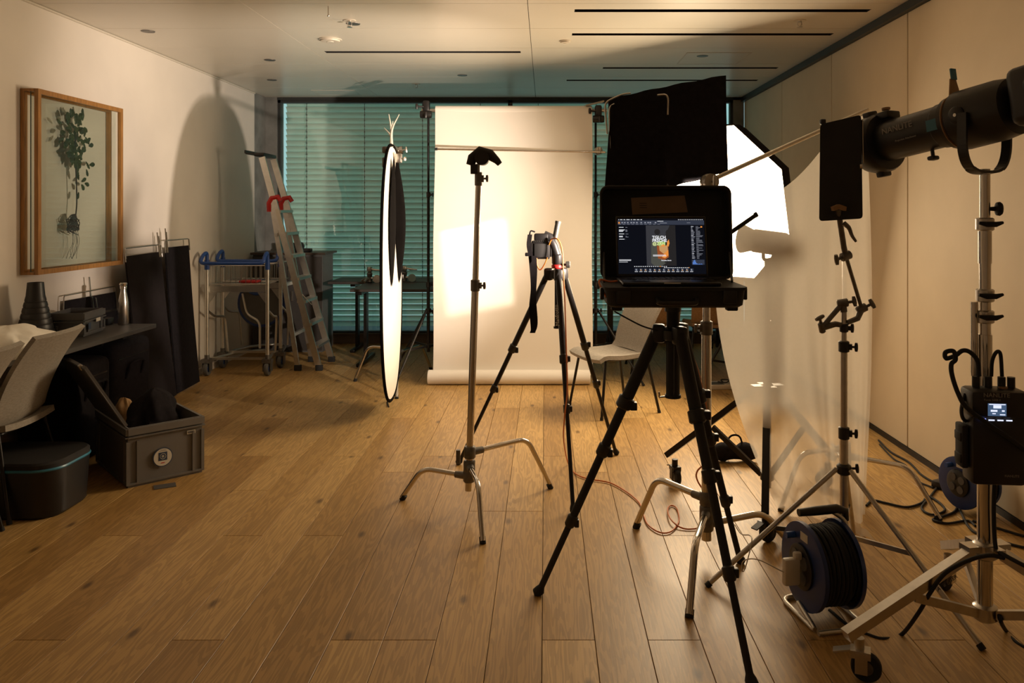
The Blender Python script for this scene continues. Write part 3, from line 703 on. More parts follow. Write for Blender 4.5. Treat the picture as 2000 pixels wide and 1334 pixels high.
part(MB().box((-2.50, 7.505, 1.42), (.036, .002, .22), rot(0, 0, -.27)), 'instruction_label', 'label', t)
part(MB().cyl((-2.30, 7.54, .72), (-2.21, 7.54, .62), .003, 6), 'strap', 'steel', t)

# cabinet and rear tables
t = thing('low_cabinet', 'dark grey cabinet behind the step ladder at the window', 'cabinet', (-2.72, 8.70, 0))
part(MB().box((-2.75, 8.72, .52), (.74, .42, 1.04)), 'body', 'cabinet', t)
part(MB().rbox((-2.74, 8.71, 1.052), (.80, .48, .024), .003, None, 1), 'top_board', 'tableedge', t)
for k in range(2): d_ = part(MB().box((-2.94+.375*k, 8.503, .52), (.36, .016, 1.0)), 'door', 'table', t); part(MB().box((-2.80+.10*k, 8.49, .60), (.012, .014, .10)), 'handle', 'steel', d_)
c = V((-2.62, 8.60, 1.064)); t = thing('tape_dispenser', 'small black desk gadget on the grey cabinet', 'dispenser', c)
part(MB().rbox(c+V((0, 0, .02)), (.20, .07, .04), .01), 'base', 'black', t); part(MB().lathe([(.045, -.02), (.045, .02)], c+V((-.03, 0, .065)), (0, 1, 0)), 'roll', 'black', t); part(MB().box(c+V((-.085, 0, .06)), (.016, .05, .08)), 'cutter', 'black', t)
folding_table('folding_table', 'dark folding table standing against the window', -2.30, -.6, 8.42, 8.98, .76, ((-2.05, 8.70), (-.85, 8.70)), 'x')
folding_table('folding_table', 'dark folding table in front of the window holding metal clamps', -1.88, -.45, 7.66, 8.38, .755, ((-1.80, 8.0), (-.60, 8.0)), 'x')
def clampset(c, seed, label):
    t = thing('metal_clamp', label, 'clamp', c, 0, 'metal clamps on the rear table'); r = random.Random(seed)
    part(MB().lathe([(.028, 0), (.034, .01), (.02, .05), (.026, .07), (.03, .095), (.015, .115)], c), 'ball_joint', 'cast', t)
    part(MB().lathe([(.024, 0), (.032, .02), (.024, .05)], c+V((0, 0, .115)), (0, 0, 1)), 'socket', 'steel', t)
    for k in range(3):
        a = k*2.1+r.uniform(-.4, .4); e = c+V((math.cos(a)*.13, math.sin(a)*.08, .015))
        part(MB().tube([c+V((0, 0, .05)), c.lerp(e, .6)+V((0, 0, .03)), e], [.012, .011, .014], 8), 'leg', 'steel', t)
    part(MB().tube([c+V((0, 0, .15)), c+V((.06, -.02, .135)), c+V((.14, -.03, .13))], [.01, .012, .006], 8), 'lever', 'steel', t)
    part(MB().lathe([(.012, -.012), (.042, -.012), (.042, .012), (.012, .012)], c+V((.09, -.07, .045)), (.3, -1, .1)), 'wheel_knob', 'chrome', t)
clampset(Hz(722, 552, .755), 1, 'chrome ball clamp on the rear table, left of the reflector')
clampset(Hz(790, 550, .755), 4, 'chrome ball clamp on the rear table, right of the reflector')

# ============================================================ stands, generic
def caster(t, p, d, mt='cast', r=.038):
    p = V(p); a = math.atan2(d[1], d[0])-.66; x = V((math.cos(a), math.sin(a), 0))
    w_ = part(MB().cyl(p+V((0, 0, r*1.9)), p+V((0, 0, r*2.9)), r*.35, 10).box(p+V((0, 0, r*1.9))-x*.004, (r*1.3, r*1.0, r*.5), rot(a)).box(p+V((0, 0, r*1.35))-x*.006+rot(a) @ V((0, r*.5, 0)), (r*.8, .004, r*1.4), rot(a)).box(p+V((0, 0, r*1.35))-x*.006-rot(a) @ V((0, r*.5, 0)), (r*.8, .004, r*1.4), rot(a)), 'caster_fork', mt, t)
    n = rot(a) @ V((0, 1, 0))
    part(MB().lathe([(r*.4, -.013), (r*.92, -.013), (r, -.007), (r, .007), (r*.92, .013), (r*.4, .013)], p+V((0, 0, r))-x*r*.45, n), 'wheel', 'rubber', t)
    part(MB().lathe([(r*.45, -.0145), (r*.45, .0145)], p+V((0, 0, r))-x*r*.45, n), 'hub', 'cast', t)
    part(MB().box(p+V((0, 0, r*1.9))+x*r*1.1, (r*1.2, r*.7, .006), rot(a, 0, .3)), 'brake', mt, t)
def collar(t, p, r, h=.05, kd=None, mt='cast', kn=.03):
    p = V(p); b = MB().lathe([(r, -h/2), (r+.005, -h/2+.003), (r+.005, h/2-.003), (r, h/2)], p, (0, 0, 1), 18)
    if kd is not None: b.box(p+V(kd).normalized()*(r+.006), (.018, .018, h*.5), rot(math.atan2(kd[1], kd[0])))
    o = part(b, 'collar', mt, t)
    if kd is not None:
        b = MB(); tknob(b, p+V(kd).normalized()*r, kd, kn); part(b, 'knob', mt, o)
def cstand(name, label, base, top, feet, zs, secs, mt='chrome', bend=.69, kd=(1, -.2, 0), group='C-stands', lr=.0125):
    base, top = V(base), V(top); t = thing(name, label, 'stand', base, 0, group)
    ax = (top-base)/(top.z-base.z)
    at = lambda z: base+ax*(z-base.z)
    for i, (z0, z1, r) in enumerate(secs):
        part(MB().cyl(at(z0), at(z1), r, 16), 'column_tube', mt, t)
        if i < len(secs)-1: collar(t, at(z1-.02), r, .06, kd)
    for f, z in zip(feet, zs):
        f = V(f); c = at(z); d = (f-c); d.z = 0; u = d.normalized()
        a = c+u*.03; k = c+d*bend+V((0, 0, .012))
        l = part(MB().tube(fil([a, k, f+V((0, 0, .012))], .06, 7), lr, 12), 'leg', mt, t)
        part(MB().cyl(f, f+(k-f).normalized()*.03, lr+.0025, 12), 'foot_cap', 'rubber', l)
        part(MB().lathe([(.026, -.03), (.030, -.024), (.030, .024), (.026, .03)], c, (0, 0, 1), 18).tube([c, c+u*.075], [.021, .017], 12), 'leg_socket', 'cast', t)
    return t, at
def lightstand(name, label, base, ztop, feet, zc, zl, r=.016, mt='steel', leg=.011, group='light stands', secs=None, braces=True, jmt='black'):
    base = V(base); t = thing(name, label, 'stand', base, 0, group); q = lambda z: base+V((0, 0, z))
    hs = secs or [(.0, .62), (.62, 1.0)]
    for i, (u0, u1) in enumerate(hs):
        rr = r*(1-.16*i); part(MB().cyl(q(zl-.05 if i == 0 else ztop*u0), q(ztop*u1), rr, 14), 'column_tube', mt, t)
        if i < len(hs)-1: collar(t, q(ztop*u1), rr, .05, (1, -.3, 0), jmt)
    cb = MB().lathe([(r+.002, -.025), (r+.012, -.018), (r+.012, .012), (r+.002, .02)], q(zc), (0, 0, 1), 16)
    tknob(cb, q(zc)+V((r, 0, 0)), (1, -.3, .1), .035); part(cb, 'leg_collar', jmt, t)
    part(MB().lathe([(r+.002, -.018), (r+.009, -.012), (r+.009, .012), (r+.002, .018)], q(zl), (0, 0, 1), 16), 'brace_hub', jmt, t)
    for f in feet:
        f = V(f); u = (f-base); u.z = 0; u.normalize(); a = q(zc)+u*(r+.014); l = part(MB().cyl(a, f+V((0, 0, .004)), leg, 10), 'leg', mt, t)
        part(MB().cyl(f+V((0, 0, .002)), f.lerp(a, .03)+V((0, 0, .002)), leg+.002, 10), 'foot_cap', 'rubber', l)
        if braces:
            m = a.lerp(f, .5); part(MB().bar(q(zl)+u*r, m, .008, .018), 'brace', mt, t)
    return t, q
def rollerstand(name, label, base, feet, zc, zl, secs, mt='chrome', lm='steel', group='caster stands', w=.03):
    base = V(base); t = thing(name, label, 'stand', base, 0, group); q = lambda z: base+V((0, 0, z))
    for z0, z1, r in secs: part(MB().cyl(q(z0), q(z1), r, 18), 'column_tube', mt, t)
    r0 = secs[0][2]
    part(MB().lathe([(r0+.003, -.03), (r0+.016, -.02), (r0+.016, .02), (r0+.003, .03)], q(zc), (0, 0, 1), 18).box(q(zc+.012), (.16, .05, .02), rot(.2)).box(q(zc+.012), (.05, .13, .02), rot(.2)), 'leg_collar', lm, t)
    part(MB().lathe([(r0+.003, -.028), (r0+.014, -.02), (r0+.014, .02), (r0+.003, .028)], q(zl), (0, 0, 1), 18), 'brace_hub', lm, t)
    for f in feet:
        f = V(f); u = f-base; u.z = 0; L_ = u.length; u.normalize()
        a = q(zc)+u*.055; e = V((f.x, f.y, .15)); l = part(MB().bar(a, e+u*.05, w, w*.9), 'leg', lm, t)
        m = a.lerp(e, .52); part(MB().bar(q(zl)+u*.03, m+V((0, 0, -.012)), w*.55, w*.8), 'brace', lm, t)
        caster(t, f, u, lm, .047)
    return t, q
def griphead(t, p, ax, mt='cast'):
    p = V(p); ax = V(ax).normalized()
    part(MB().lathe([(.012, -.03), (.034, -.028), (.036, -.006), (.03, -.004), (.03, .004), (.036, .006), (.034, .028), (.012, .03)], p, ax, 20), 'grip_head', mt, t)
    b = MB(); tknob(b, p+ax*.028, ax, .03, .05, .006); part(b, 'grip_knob', mt, t)

# ============================================================ paper backdrop
t = thing('paper_backdrop', 'pale seamless paper backdrop hanging to the floor', 'backdrop', (-.28, 6.98, 0))
def sheet(u, v):
    z = 2.40-2.33*v; y = 7.04-.045*min(1, v*3)-.02*v+.006*math.sin(u*4+v*3)
    return (-.972+1.384*u+.004*math.sin(v*9)-(.012*v*(1-u)), y, z)
part(MB().grid(sheet, 12, 24, .002), 'sheet', 'paper', t, ang=60)
part(MB().lathe([(.02, 0), (.058, .0), (.062, .004), (.062, 1.406), (.058, 1.41), (.02, 1.41)], (-1.02, 6.93, .0625), (1, 0, 0), 32), 'lower_roll', 'paper', t)
part(MB().lathe([(.028, 0), (.042, .0), (.042, 1.385), (.028, 1.385)], (-.973, 7.08, 2.40), (1, 0, 0), 28), 'upper_roll', 'paper', t)
b = MB().cyl((-1.10, 7.08, 2.40), (.55, 7.08, 2.40), .016, 12); solo(b, 'crossbar', 'steel', 'steel crossbar through the paper roll between the black stands', 'crossbar')
def clampblob(t, p):
    part(MB().rbox(p, (.06, .07, .11), .015).lathe([(.03, -.05), (.034, -.03), (.034, .03), (.03, .05)], p+V((0, -.03, -.07)), (1, 0, 0)), 'crossbar_clamp', 'black', t)
    b = MB(); tknob(b, p+V((-.02, -.03, .0)), (-1, -.3, 0), .06, .05, .008); part(b, 'clamp_knob', 'black', t); b = MB(); tknob(b, p+V((0, -.05, -.08)), (.2, -1, 0), .04, .05, .008); part(b, 'clamp_knob', 'black', t)
s1, q1 = lightstand('backdrop_stand', 'black backdrop stand at the left edge of the paper', (-1.045, 7.12, 0), 2.36, [F(766, 766), V((-.62, 7.45, 0)), V((-1.42, 7.55, 0))], .62, .30, .015, 'blackmet', .010, 'backdrop stands', [(0, .36), (.36, .7), (.7, 1)])
clampblob(s1, V((-1.055, 7.07, 2.43)))
s2, q2 = lightstand('backdrop_stand', 'black backdrop stand at the right edge of the paper', (.45, 7.12, 0), 2.36, [V((.85, 6.86, 0)), V((.22, 7.50, 0)), V((.85, 7.45, 0))], .62, .30, .015, 'blackmet', .010, 'backdrop stands', [(0, .36), (.36, .7), (.7, 1)])
clampblob(s2, V((.47, 7.07, 2.39)))
part(MB().box((.43, 7.05, 2.455), (.16, .05, .008), rot(.3, 0, -.2)).cyl((.36, 7.05, 2.44), (.52, 7.05, 2.48), .008, 8), 'arm_bracket', 'steel', s2)
# boom rod in front of the paper
t = thing('boom_arm', 'thin steel arm clamped level across the paper backdrop', 'arm', P(1168, 295, 6.98))
a, e = P(850, 291, 6.84), P(1182, 297, 6.98); part(MB().cyl(a, e, .010, 12), 'rod', 'chrome', t)
part(MB().cyl(a+V((-.004, 0, 0)), a+V((.02, 0, 0)), .0125, 12), 'end_cap', 'rubber', t)
griphead(t, P(1168, 295, 7.03), (.3, -1, .1), 'steel')

# ============================================================ oval reflector and its C-stand
t, at_ = cstand('c_stand', 'chrome C-stand holding the oval reflector', (-1.30, 7.02, 0), (-1.30, 7.02, 2.05), [F(693, 745), F(775, 779), F(842, 722)], (.30, .22, .26), [(.12, .95, .017), (.95, 1.5, .0145), (1.5, 2.05, .012)])
griphead(t, (-1.275, 6.99, 2.04), (1, -.1, .1), 'steel')
part(MB().cyl((-1.29, 7.0, 2.05), (-1.155, 5.98, 2.02), .008, 10), 'holder_arm', 'chrome', t)
rf = thing('oval_reflector', 'tall oval reflector seen edge on, white with an open black slit', 'reflector', (-1.15, 5.98, 0))
RC = V((-1.15, 5.98, 1.05)); RS = V((-.058, 1.08, 0))/2; RH = .95; RN = V((1, .057, 0)).normalized()
def se(a): c_, s_ = math.cos(a), math.sin(a); k = (abs(c_)**2.5+abs(s_)**2.5)**(-1/2.5); return c_*k, s_*k
def rp(s, z, o=0): return RC+RS*s+V((0, 0, z*RH))+RN*o
def disk(r0, off, bul, nr=9, na=56):
    b = MB(); vs = [rp(0, 0, off+bul)]
    for i in range(1, nr+1):
        for k in range(na):
            a = 2*PI*k/na; u = r0*i/nr; vs.append(rp(u*se(a)[0], u*se(a)[1], off+bul*(1-(i/nr)**2)))
    fs = [(0, 1+k, 1+(k+1) % na) for k in range(na)]
    for i in range(nr-1):
        for k in range(na): fs.append((1+i*na+k, 1+(i+1)*na+k, 1+(i+1)*na+(k+1) % na, 1+i*na+(k+1) % na))
    return b.add(vs, fs)
part(disk(.985, .004, .02), 'white_face', 'refl_w', rf, ang=60); part(disk(.985, -.004, -.012), 'rear_face', 'refl_b', rf, ang=60)
part(MB().tube([rp(*se(2*PI*k/72)) for k in range(72)], .011, 8, True), 'hoop', 'refl_b', rf)
def lens(s0, wd, z0, z1, bul, nm, mt, skew=0):
    def fn(u, v):
        z = z0+(z1-z0)*u; e = math.sin(PI*u)**.75; s = s0+skew*(u-.5)+(v-.5)*2*wd*e
        return rp(s, z, .026+bul*math.sin(PI*u)*math.sin(PI*v))
    part(MB().grid(fn, 26, 8, .004), nm, mt, rf, ang=60)
lens(-.30, .30, -.10, .90, .012, 'black_lining', 'refl_b', .18)
lens(.24, .30, -.11, .93, .055, 'black_flap', 'refl_b', -.30)
b = MB()
for u, v, ln in ((.10, -.75, .16), (.03, -.25, .26), (-.02, .15, .20), (-.12, .8, .24)):
    p0 = V((-1.155, 5.98, 1.99)); e = p0+V((v*.10, u, ln*.95)); m = p0.lerp(e, .5)+V((-v*.03, 0, .01))
    b.tube(smooth([p0, m, e], 5), [.013-.010*k/10 for k in range(11)], 6)
part(b, 'folded_tab', 'label', rf)
part(MB().rbox((-1.19, 5.97, 1.965), (.06, .05, .05), .01).rbox((-1.20, 5.97, 1.87), (.04, .04, .08), .01), 'top_clamp', 'cast', rf)
b = MB(); tknob(b, (-1.105, 6.0, 1.90), (1, -.1, 0), .05, .03, .007); b.rbox((-1.105, 6.0, 1.905), (.05, .05, .07), .008); part(b, 'clamp_knob', 'steel', rf)
part(MB().tube(smooth([rp(.02, -.99, .01), F(757, 785)+V((0, 0, .008)), F(759, 796)+V((0, 0, .006))], 4), .006, 6), 'strap', 'rubber', rf)

# ============================================================ foreground C-stand
f1, f2, f3 = F(785, 976), F(1076, 954), F(943, 1062)
bs = V((-.392, 4.04, 0))
t, at_ = cstand('c_stand', 'chrome C-stand with black grip head in the middle of the floor', bs, (-.338, 4.04, 1.66), [f1, f2, f3], (.165, .285, .215), [(.09, 1.15, .018), (1.15, 1.66, .0155)])
part(MB().box(at_(.27)+V((-.055, -.03, 0)), (.02, .02, .07)), 'lock_lever', 'cast', t)
p = at_(1.66); collar(t, p+V((0, 0, .01)), .015, .07, (1, -.2, .05))
part(MB().cyl(p, p+V((0, 0, .09)), .0085, 10), 'spigot', 'steel', t)
h = p+V((.018, 0, .115))
part(MB().tube([h+V((-.06, 0, -.035)), h+V((-.05, 0, .0)), h+V((-.01, 0, .03)), h+V((.04, 0, .018)), h+V((.075, 0, -.012)), h+V((.09, 0, -.03))], [.022, .026, .032, .028, .018, .014], 12), 'grip_head', 'rubber', t)
part(MB().lathe([(.012, -.035), (.036, -.033), (.036, .033), (.012, .035)], h+V((-.0, 0, .0)), (0, 1, 0)).box(h+V((-.04, 0, -.055)), (.035, .04, .05)), 'grip_plate', 'black', t)

# ============================================================ tripods
def tripod(name, label, apex, feet, joints, radii, col_z, sh=.055, mt='blackmet', jmt='black', col_r=.014, cat='tripod'):
    apex = V(apex); t = thing(name, label, cat, (apex.x, apex.y, 0), 0, 'camera tripods')
    part(MB().lathe([(.03, -.03), (.045, -.025), (.045, .01), (.03, .02)], apex, (0, 0, 1), 20), 'crown', jmt, t)
    part(MB().cyl((apex.x, apex.y, col_z), apex+V((0, 0, .10)), col_r, 14).lathe([(col_r+.006, 0), (col_r+.006, .012)], (apex.x, apex.y, col_z-.004)), 'center_column', mt, t)
    for f in feet:
        f = V(f); u = f-apex; u.z = 0; u.normalize(); a = apex+u*sh; js = [0]+list(joints)+[1]
        part(MB().rbox(apex+u*sh*.9+V((0, 0, -.005)), (.05, .05, .07), .012, rot(math.atan2(u.y, u.x))), 'hinge', jmt, t)
        l = None
        for i in range(len(js)-1):
            p0, p1 = a.lerp(f, max(0, js[i]-.03)), a.lerp(f, js[i+1]); r = radii[i]
            if i == len(js)-2: p1 = p1.lerp(p0, .02)
            l2 = part(MB().cyl(p0, p1, r, 12), 'leg_section', mt, t)
            if i < len(js)-2:
                d = (p1-p0).normalized(); b = MB().tube([p1-d*.045, p1-d*.04, p1-d*.002, p1+d*.004], [r*1.0, r*1.35, r*1.35, r*1.1], 12); s_ = d.cross(V((0, 1, 0))).normalized(); b.rbox(p1-d*.02+s_*r*1.5, (r*1.1, r*1.4, .03), .003)
                part(b, 'leg_lock', jmt, t)
        part(MB().tube([f+V((0, 0, .0)), f+V((0, 0, .012)), f.lerp(a, .02)+V((0, 0, .0)), f.lerp(a, .035)], [radii[-1]*1.1, radii[-1]*1.7, radii[-1]*1.6, radii[-1]], 10), 'rubber_foot', 'rubber', t)
    return t
# camera tripod
ct = tripod('tripod', 'black camera tripod with an orange cable down its leg', (.067, 4.56, 1.15), [F(895, 907), F(1120, 1003), F(1204, 888)], (.40, .61), (.0175, .014, .011), .84)
AP = V((.067, 4.56, 1.15))
part(MB().lathe([(.028, 0), (.032, .005), (.032, .018), (.026, .022)], AP+V((.0, 0, .03))), 'red_ring', 'red', ct)
part(MB().lathe([(.026, .022), (.030, .03), (.030, .075), (.022, .085)], AP+V((0, 0, .03))).tube([AP+V((0, 0, .10)), AP+V((-.02, 0, .16)), AP+V((-.045, 0, .21)), AP+V((-.075, 0, .225))], [.026, .028, .026, .022], 12), 'head', 'black', ct)
part(MB().cyl(AP+V((-.012, 0, .20)), AP+V((.004, 0, .285)), .015, 12).cyl(AP+V((.004, 0, .285)), AP+V((.007, 0, .30)), .017, 12), 'head_grip', 'gunmetal', ct)
part(MB().cyl(AP+V((.02, -.01, .05)), AP+V((.055, -.015, .052)), .007, 8).lathe([(.015, 0), (.019, .004), (.019, .022), (.014, .026)], AP+V((.05, -.015, .052)), (1, -.1, 0)), 'pan_knob', 'gunmetal', ct)
fo = F(1120, 1003); u = (fo-AP); u.z = 0; u.normalize()
text('Manfrotto', .030, AP+u*.055+(fo-AP-u*.055).normalized()*.30+V((-.012, -.019, 0)), -(fo-AP).normalized(), (-1, 0, 0), 'label', ct)
# camera
cp = P(1056, 486, 4.56); cm = thing('camera', 'black mirrorless camera tilted sideways on the tripod head', 'camera', cp-V((0, 0, .05)))
part(MB().rbox(cp+V((0, 0, -.005)), (.105, .055, .105), .008), 'body', 'black', cm)
part(MB().rbox(cp+V((.003, -.006, .066)), (.082, .05, .045), .010), 'viewfinder', 'black', cm)
part(MB().rbox(cp+V((.0, -.030, -.008)), (.074, .006, .078), .003), 'rear_screen', 'blackm', cm)
part(MB().lathe([(.030, 0), (.034, .006), (.034, .05), (.037, .055), (.037, .11), (.034, .115)], cp+V((0, .025, 0)), (0, 1, 0)), 'lens', 'black', cm)
part(MB().rbox(cp+V((-.052, -.005, -.01)), (.012, .05, .09), .004).rbox(cp+V((.056, 0, -.01)), (.016, .045, .07), .003), 'plate', 'blackmet', cm)
b = MB()
for k in range(8): b.box(cp+V((-.038+k*.011, -.028, .046)), (.005, .004, .006))
part(b, 'button_row', 'gunmetal', cm)
def ribbon(pts, w, th, wd=(1, 0, 0)):
    pts = smooth(pts, 8); b = MB(); n = len(pts); wd = V(wd)
    def fn(u, v): p = pts[min(n-1, round(u*(n-1)))]; return p+wd*w*(v-.5)
    return b.grid(fn, n-1, 1, th)
part(ribbon([P(1035, 458, 4.54), P(1033, 480, 4.50), P(1037, 505, 4.50), P(1041, 560, 4.49), P(1038, 600, 4.49), P(1041, 640, 4.48), P(1040, 650, 4.48)], .026, .003), 'strap', 'fabric', cm)
part(ribbon([P(1040, 650, 4.475), P(1045, 630, 4.46), P(1042, 580, 4.46), P(1044, 530, 4.47), P(1043, 500, 4.50)], .030, .003), 'strap', 'fabric', cm)
part(MB().tube(smooth([P(1045, 453, 4.55), P(1036, 452, 4.55), P(1034, 470, 4.55), P(1036, 490, 4.55)], 5), .005, 6).rbox(P(1029, 497, 4.53), (.02, .02, .02), .004), 'strap_loop', 'fabric', cm)

# laptop tripod
LA = V((.487, 3.04, 1.045))
lt = tripod('tripod', 'large black tripod carrying the laptop case', LA, [F(1050, 1162), V((.655, 2.52, 0)), F(1447, 1100)], (.28, .46, .73), (.0235, .0185, .0155, .0125), .80, .06, 'blackm', 'black', .024)
part(MB().tube([(.46, 3.04, .80), (.435, 3.03, .80), (.432, 3.03, .82)], .004, 6), 'hook', 'steel', lt)
part(MB().cyl(LA+V((0, 0, .08)), (.487, 3.04, 1.145), .032, 16), 'head', 'black', lt)
part(MB().cyl((.487, 3.04, 1.02), (.487, 3.04, .80), .026, 4), 'column_block', 'black', lt)
# open case
CX, CY, CZ = .470, 3.03, 1.15
cs = thing('laptop_case', 'open black hard case used as a laptop station on the tripod', 'case', (CX, CY, CZ))
part(MB().rbox((CX, CY, CZ+.004), (.14, .14, .012), .003), 'mount_plate', 'blackmet', cs)
b = MB(); R_ = .03
b = loft(MB(), [[V((x, y, CZ+z)) for x, y in rrect(CX, CY, w, d, .035)] for w, d, z in ((.470, .33, .010), (.490, .35, .018), (.502, .362, .072), (.516, .376, .074), (.516, .376, .084))])
part(b, 'base_shell', 'blackm', cs)
for x in (-.19, .19): part(MB().rbox((CX+x, CY-.178, CZ+.052), (.05, .016, .05), .004), 'latch', 'black', cs)
for s in (-1, 1): part(MB().rbox((CX+s*.262, CY-.10, CZ+.055), (.014, .04, .045), .004), 'side_latch', 'black', cs); part(MB().rbox((CX+s*.21, CY-.12, CZ+.003), (.04, .04, .016), .004), 'foot', 'rubber', cs)
part(MB().tube(fil([(CX-.07, CY-.18, CZ+.045), (CX-.07, CY-.20, CZ+.03), (CX+.07, CY-.20, CZ+.03), (CX+.07, CY-.18, CZ+.045)], .02), .009, 8), 'handle', 'black', cs)
# lid: shallow tray, nearly upright
LC = V((CX+.022, CY+.195, CZ+.085)); lean = .10
RL = Matrix.Rotation(-lean, 3, 'X')
def lq(x, y, z): return LC+RL @ V((x, y, z))
def lring(w, h, y, r=.03): return [lq(x, y, z+h/2) for x, z in rrect(0, 0, w, h, r)]
def shell(b, outer, inner, floor_o, floor_i):
    n = len(outer); vs = outer+inner+floor_o+floor_i
    I = lambda r, k: r*n+k % n
    fs = [(I(0, k), I(0, k+1), I(1, k+1), I(1, k)) for k in range(n)]+[(I(1, k), I(1, k+1), I(3, k+1), I(3, k)) for k in range(n)]+[(I(0, k), I(0, k+1), I(2, k+1), I(2, k)) for k in range(n)]
    fs += [[I(2, k) for k in range(n)], [I(3, k) for k in range(n)][::-1]]
    return b.add(vs, fs)
LH = .375
lo = lring(.530, LH, 0); li = [lq(x, 0, z+LH/2) for x, z in rrect(0, 0, .514, LH-.016, .024)]
lfo = [lq(x, .07, z+LH/2) for x, z in rrect(0, 0, .52, LH-.01, .03)]; lfi = [lq(x, .062, z+LH/2) for x, z in rrect(0, 0, .508, LH-.02, .024)]
part(shell(MB(), lo, li, lfo, lfi), 'lid', 'blackm', cs)
part(MB().tube(lo, .005, 6, True), 'lid_rim', 'black', cs)
for s in (-1, 1): part(MB().bar((CX+s*.245, CY+.02, CZ+.085), lq(s*.255, -.004, .10), .008, .016), 'lid_stay', 'black', cs)
part(MB().add([lq(-.13, .058, .265), lq(.10, .058, .275), lq(.088, .058, .345), lq(-.135, .058, .335), lq(-.13, .061, .265), lq(.10, .061, .275), lq(.088, .061, .345), lq(-.135, .061, .335)], [(0, 1, 2, 3), (7, 6, 5, 4), (0, 4, 5, 1), (1, 5, 6, 2), (2, 6, 7, 3), (3, 7, 4, 0)]), 'taped_note', 'note', cs)
b = MB()
for k in range(3): b.box(lq(-.085, .0575, .312-.009*k), (.03, .0008, .002))
part(b, 'note_line', 'blackm', cs)
# laptop
LX, LY, LZ = CX-.011, CY-.03, CZ+.0845
lp_ = thing('laptop', 'open dark laptop showing photo software in the black case', 'laptop', (LX, LY, LZ))
part(MB().rbox((LX, LY, LZ+.008), (.358, .248, .015), .006), 'base', 'blackmet', lp_)
b = MB()
for r in range(5):
    for k in range(14): b.box((LX-.143+.022*k, LY+.095-.021*r, LZ+.0165), (.0185, .0175, .0016))
kb = part(b, 'keyboard', 'black', lp_); kb['kind'] = 'stuff'
part(MB().box((LX, LY-.075, LZ+.016), (.15, .08, .0008)), 'touchpad', 'gunmetal', lp_)
part(MB().box((LX, LY-.1245, LZ+.013), (.06, .002, .004)), 'front_notch', 'alu', lp_)
SO = V((LX, LY+.122, LZ+.016)); RSn = Matrix.Rotation(-.22, 3, 'X')
def sq(u, v, o=0): return SO+RSn @ V(((u-.5)*.344, -.0035-o, .010+v*.222))
part(MB().rbox(SO+RSn @ V((0, 0, .121)), (.358, .006, .242), .003, RSn, 1), 'screen_lid', 'black', lp_)
def rect(b, u0, v0, u1, v1, o):
    return b.add([sq(u0, v0, o), sq(u1, v0, o), sq(u1, v1, o), sq(u0, v1, o)], [(0, 1, 2, 3)])
scr = part(rect(MB(), 0, 0, 1, 1, 0), 'screen', 'scr', lp_)
def ui(name, mt, rects, o=.0003):
    b = MB()
    for r in rects: rect(b, *r, o)
    return part(b, name, mt, scr)
ui('toolbar', 's_bar', [(0, .885, 1, .965), (.84, .165, .985, .255)], .0002)
ru = random.Random(11); W_ = []; G_ = []
x = .01
for wd_ in (.008, .028, .02, .04, .016, .03, .03, .018): W_.append((x, .974, x+wd_, .984)); x += wd_+.012
for k in range(14): W_.append((.70+k*.021, .974, .711+k*.021, .983))
for x in (.045, .075, .11, .15, .18, .215, .265, .31, .345, .37, .43): G_.append((x, .915, x+.018, .936))
W_.append((.46, .948, .53, .956)); G_ += [(.49, .915, .57, .923), (.8, .92, .84, .926)]
for k in range(10): G_.append((.01+k*.05, .893, .04+k*.05, .898))
for v in (.835, .79, .775, .76, .715, .675, .66, .62): W_.append((.015, v, .015+ru.uniform(.04, .07), v+.009)); G_.append((.09, v, .09+.04*ru.random(), v+.006))
for v in (.25, .235, .21): W_.append((.01, v, .03+.12*ru.random(), v+.007))
for k in range(34):
    v = .85-k*.0205
    if .16 < v < .27: continue
    G_.append((.845, v, .86+.03*ru.random(), v+.008)); G_.append((.90, v, .92+.06*ru.random(), v+.006))
    if k % 4 == 0: W_.append((.845, v, .87, v+.009))
for k in range(16): W_.append((.18+k*.024, .128, .193+k*.024, .139))
for k in range(12): W_.append((.52+k*.024, .108, .538+k*.024, .116))
ui('interface_line', 's_white', W_); ui('interface_label', 's_mid', G_)
ui('histogram', 's_bl', [(.85+.008*k, .17, .857+.008*k, .175+.075*math.exp(-((k-2)/2.2)**2)+.01*ru.random()) for k in range(14)], .0004)
ui('orange_button', 's_or', [(.008, .907, .028, .937), (.955, .835, .975, .86), (.47, .126, .485, .141), (.80, .107, .812, .118)], .0004)
ui('photo_background', 's_dim', [(.325, .145, .665, .875)], .0003)
def poly(name, mt, pts, o):
    b = MB(); b.add([sq(u, v, o) for u, v in pts], [list(range(len(pts)))]); return part(b, name, mt, scr)
def oval(cu, cv, ru_, rv, n=14): return [(cu+ru_*math.cos(2*PI*k/n), cv+rv*math.sin(2*PI*k/n)) for k in range(n)]
poly('photo_shade', 's_fig', [(.50, .145), (.665, .145), (.665, .875), (.60, .875), (.52, .6)], .0004)
poly('photo_figure', 's_fig', oval(.455, .755, .034, .055), .0005); poly('photo_figure', 's_cloth', [(.375, .2), (.385, .62), (.43, .69), (.49, .69), (.54, .6), (.55, .2), (.5, .145), (.41, .145)], .0005)
poly('photo_figure', 's_fig', oval(.585, .74, .034, .06), .0005); poly('photo_figure', 's_fig', [(.53, .2), (.535, .6), (.56, .68), (.61, .68), (.64, .6), (.645, .2)], .0006)
poly('photo_bag', 's_br', [(.455, .275), (.445, .505), (.575, .515), (.58, .30), (.53, .25)], .0007); poly('photo_bag', 's_tan', [(.475, .42), (.47, .505), (.568, .512), (.57, .40), (.52, .36)], .0008); poly('photo_bag', 's_or', [(.50, .30), (.535, .28), (.575, .33), (.575, .43), (.53, .37)], .0009)
